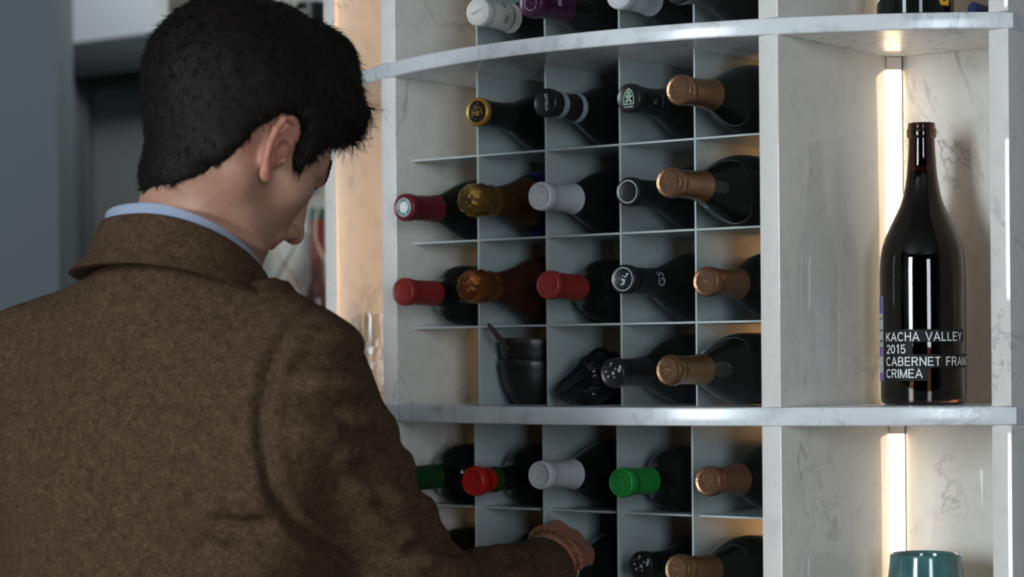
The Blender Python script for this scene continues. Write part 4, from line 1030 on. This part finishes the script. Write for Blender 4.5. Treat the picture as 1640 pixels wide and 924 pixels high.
disp += groove([(236, 392), (205, 430), (150, 520), (112, 600), (101, 660), (103, 760), (108, 870), (112, 960)], .0035, .0016)
disp += groove([(520, 487), (470, 520), (436, 570), (420, 640), (418, 700), (432, 780), (470, 840), (530, 885), (610, 940)], .0065, .0065, .0022)
for pts, w, dp, rg in (
    ([(455, 590), (500, 577), (550, 576), (600, 590)], .011, .007, .004), ([(470, 640), (530, 660), (600, 655)], .012, .005, .004),
    ([(540, 690), (590, 700), (650, 728)], .010, .007, .004), ([(560, 740), (620, 765), (690, 790)], .012, .006, .004),
    ([(250, 735), (290, 765), (335, 800)], .014, .004, .003), ([(330, 832), (380, 842), (440, 838)], .010, .008, .004),
    ([(300, 870), (370, 880), (450, 870)], .014, .006, .003), ([(590, 800), (650, 830), (730, 850)], .010, .006, .004),
    ([(640, 880), (690, 872), (760, 882)], .009, .008, .004), ([(110, 425), (170, 412), (240, 412), (310, 425), (365, 445)], .006, .0035, .0),
    ([(150, 480), (260, 470), (380, 500)], .030, .003, .002), ([(800, 905), (820, 895), (840, 880)], .008, .003, .002),
    ([(20, 620), (60, 660), (80, 720)], .020, .003, .002), ([(200, 560), (260, 620), (330, 650)], .03, .003, .002)):
    disp += groove(pts, w, dp, rg)
disp += vnoise(jv, 14, 3) * .0030 + vnoise(jv, 34, 4) * .0010
jv = jv + jn * disp[:, None]
al, x, y, z = polar(jv); rr = np.hypot(x, y); topz = ztop(al) - .011 - .030 - np.clip(rr - .085, 0, .02) * .6
m = (rr < .102) & (z > topz) & (z < .12); jv[:, 2] = np.where(m, NC[2] + topz - (z - topz) * .05, jv[:, 2])
j2 = relax(jv, jq, 6, .5); wj = np.clip(1 - np.abs(rr - .10) / .04, 0, 1)[:, None] * (z > -.03)[:, None]; jv = jv + (j2 - jv) * wj
def mat_tweed():
    m, nt, b = new_mat('brown_tweed'); N = nt.nodes; L = nt.links; setp(b, Roughness=.95, Specular_IOR_Level=.08)
    tc = N.new('ShaderNodeTexCoord')
    def noise(s, d, r=.6):
        n = N.new('ShaderNodeTexNoise'); n.inputs['Scale'].default_value = s; n.inputs['Detail'].default_value = d; n.inputs['Roughness'].default_value = r; L.new(tc.outputs['Object'], n.inputs['Vector']); return n.outputs['Fac']
    r = N.new('ShaderNodeValToRGB'); L.new(noise(520, 4, .8), r.inputs[0]); e = r.color_ramp.elements
    e[0].position = .36; e[0].color = (.030, .018, .011, 1); e[1].position = .72; e[1].color = (.150, .102, .062, 1)
    x = r.color_ramp.elements.new(.50); x.color = (.070, .043, .026, 1)
    r2 = N.new('ShaderNodeValToRGB'); L.new(noise(95, 5, .75), r2.inputs[0]); e = r2.color_ramp.elements; e[0].position = .33; e[0].color = (.66, .63, .6, 1); e[1].position = .68; e[1].color = (1.25, 1.23, 1.15, 1)
    mx = N.new('ShaderNodeMix'); mx.data_type = 'RGBA'; mx.blend_type = 'MULTIPLY'; mx.inputs[0].default_value = 1; L.new(r.outputs[0], mx.inputs[6]); L.new(r2.outputs[0], mx.inputs[7])
    L.new(mx.outputs[2], b.inputs['Base Color'])
    bp = N.new('ShaderNodeBump'); bp.inputs['Strength'].default_value = .6; bp.inputs['Distance'].default_value = .0012; L.new(noise(420, 3), bp.inputs['Height']); L.new(bp.outputs[0], b.inputs['Normal'])
    return m
M['tweed'] = mat_tweed()
pobj('jacket', jv, jq, M['tweed'])

# collars: swept bands round the neck
def collar(name, loop, mat, label=None, sub=8):
    """loop(a) -> list of profile points, a in 0..1 round the neck; closed profile"""
    n = 96; vs = []; rows = []
    for i in range(n + 1):
        pts = loop(i / n); rows.append(len(pts)); vs += pts
    k = rows[0]; fs = []
    for i in range(n):
        for j in range(k): j2 = (j + 1) % k; fs.append((i * k + j, i * k + j2, (i + 1) * k + j2, (i + 1) * k + j))
    fs.append(tuple(range(k))[::-1]); fs.append(tuple(range(n * k, (n + 1) * k)))
    me = mesh_of(name, [tuple(np.array(v) - PO) for v in vs], fs, 1.0)
    o = link(name, me, mat, person)
    if label: o['label'] = label
    return o
def ring_pt(al, r_x, r_y, z): return NC + Rb * (math.sin(al) * (r_x + .007)) - Fb * (math.cos(al) * r_y) + Up * z
def shirt_loop(u):
    al = -2.75 + 5.5 * u; z = ztop(al); g = .004
    prof = [(.0740, z - .05), (.0690, z - .002), (.0695, z + g * .2), (.0710, z + g * .4), (.0725, z), (.0780, z - .05)]
    return [ring_pt(al, r, r + .006, zz) for r, zz in prof]
def jacket_loop(u):
    al = -2.55 + 5.1 * u; z = ztop(al) - .0110; w = .002 * math.sin(al * 3)
    flare = .016 + .006 * abs(math.sin(al))
    prof = [(.0780, z - .045), (.0740, z - .002), (.0750, z + .0018), (.0775, z + .002), (.0800, z - .001), (.0860, z - .015), (.0930 + w, z - .030), (.0990 + flare * .3, z - .043), (.1015 + flare * .4, z - .0475), (.0990 + flare * .3, z - .0495), (.088, z - .046)]
    return [ring_pt(al, r, r + .006, zz) for r, zz in prof]
def mat_stripe():
    m, nt, b = new_mat('blue_striped_cotton'); N = nt.nodes; L = nt.links; setp(b, Roughness=.8)
    geo = N.new('ShaderNodeNewGeometry'); sub = N.new('ShaderNodeVectorMath'); sub.operation = 'SUBTRACT'; L.new(geo.outputs['Position'], sub.inputs[0]); sub.inputs[1].default_value = tuple(NC)
    sx = N.new('ShaderNodeSeparateXYZ'); L.new(sub.outputs[0], sx.inputs[0]); at = N.new('ShaderNodeMath'); at.operation = 'ARCTAN2'; L.new(sx.outputs[0], at.inputs[0]); L.new(sx.outputs[1], at.inputs[1])
    mu = N.new('ShaderNodeMath'); mu.operation = 'MULTIPLY'; mu.inputs[1].default_value = 190; L.new(at.outputs[0], mu.inputs[0]); sn = N.new('ShaderNodeMath'); sn.operation = 'SINE'; L.new(mu.outputs[0], sn.inputs[0])
    r = N.new('ShaderNodeValToRGB'); L.new(sn.outputs[0], r.inputs[0]); e = r.color_ramp.elements; e[0].position = .2; e[0].color = (.20, .25, .36, 1); e[1].position = .7; e[1].color = (.46, .50, .60, 1)
    L.new(r.outputs[0], b.inputs['Base Color']); return m
M['stripe'] = mat_stripe()
collar('shirt_collar', shirt_loop, M['stripe'], 'blue and white striped shirt collar')
collar('jacket_collar', jacket_loop, M['tweed'])

# trousers and shoes carry him down to the floor, below the photograph
M['trouser'] = plain('dark_grey_wool', (.03, .03, .035), .9, bump=.3, bscale=300)
tf = Field(ranges([(-.72, .012), (-.12, None)]), ranges([(2.05, .012), (2.65, None)]), ranges([(.05, .012), (1.02, None)]))
for sx in (-1, 1):
    hip = np.array([-.385, 2.325, .90]) + Rb * .09 * sx; kn_ = hip + Fb * .02 + [0, 0, -.42]; an = hip + [0, 0, -.80]
    tf.cap(hip - [0, 0, .09], kn_, .092, .078, .03); tf.cap(kn_, an, .078, .062, .03)
tf.cap([-.445, 2.350, .82], [-.325, 2.295, .82], .098, .098, .03)
tv, tq = tf.surface(); tv = relax(tv, tq, 2); tv += normals(tv, tq) * (vnoise(tv, 18, 8) * .004)[:, None]; pobj('trousers', tv, tq, M['trouser'])
M['shoe'] = plain('dark_leather', (.03, .018, .012), .3)
for sx in (-1, 1):
    a = np.array([-.385, 2.325, .0]) + Rb * .09 * sx
    sf_ = Field(ranges([(a[0] - .14, .006), (a[0] + .22, None)]), ranges([(a[1] - .12, .006), (a[1] + .28, None)]), ranges([(-.004, .006), (.15, None)]))
    sf_.cap(a + [0, 0, .045] - Fb * .04, a + Fb * .05 + [0, 0, .045], .044, .046, .02); sf_.cap(a + Fb * .05 + [0, 0, .038], a + Fb * .19 + [0, 0, .030], .044, .030, .02); sf_.cap(a + [0, 0, .05] - Fb * .01, a + [0, 0, .11], .042, .045, .02)
    v_, f_ = sf_.surface(); v_[:, 2] = np.maximum(v_[:, 2], .0005); pobj('shoe', v_, f_, M['shoe'])

# bracelet: chain of links round the wrist just past the cuff
ctr = WR2 + np.array([.001, -.004, -.001]); nax = ca + np.array([.10, 0, .25]); nax /= np.linalg.norm(nax)
u_ = np.cross(nax, Up); u_ /= np.linalg.norm(u_); w_ = np.cross(u_, nax)
bm = bmesh.new(); nl = 44
def torus(bm, c, ax1, ax2, ax3, R1, R2, r, n=10, m=6):
    g = []
    for i in range(n):
        a = 2 * math.pi * i / n; cc = c + ax1 * R1 * math.cos(a) + ax2 * R2 * math.sin(a); o_ = ax1 * math.cos(a) + ax2 * math.sin(a)
        g.append([bm.verts.new(tuple(cc + (o_ * math.cos(2 * math.pi * j / m) + ax3 * math.sin(2 * math.pi * j / m)) * r)) for j in range(m)])
    for i in range(n):
        for j in range(m): bm.faces.new((g[i][j], g[(i + 1) % n][j], g[(i + 1) % n][(j + 1) % m], g[i][(j + 1) % m]))
for i in range(nl):
    a = 2 * math.pi * i / nl; out = u_ * math.cos(a) + w_ * math.sin(a); tg = -u_ * math.sin(a) + w_ * math.cos(a)
    c = ctr + out * .0345; tw = 1 if i % 2 else -1; s2 = (nax * math.cos(.7) + out * math.sin(.7) * tw)
    torus(bm, c, tg, s2, np.cross(tg, s2), .0030, .0021, .00085)
for v in bm.verts: v.co -= Vector(PO)
bmesh.ops.recalc_face_normals(bm, faces=bm.faces)
me = bpy.data.meshes.new('bracelet'); bm.to_mesh(me); bm.free(); me.shade_smooth()
br = link('bracelet', me, plain('bronze_chain', (.32, .17, .05), .35, .9), person)
bm = bmesh.new(); a = math.radians(-28)
for k_ in (-1, 1):
    out = u_ * math.cos(a + .07 * k_) + w_ * math.sin(a + .07 * k_); tg = -u_ * math.sin(a) + w_ * math.cos(a)
    torus(bm, ctr + out * .0350 - PO, tg, nax, out, .0036, .0030, .0009)
bmesh.ops.recalc_face_normals(bm, faces=bm.faces)
me = bpy.data.meshes.new('clasp'); bm.to_mesh(me); bm.free(); me.shade_smooth(); link('clasp', me, plain('silver_clasp', (.7, .7, .7), .25, 1), br)
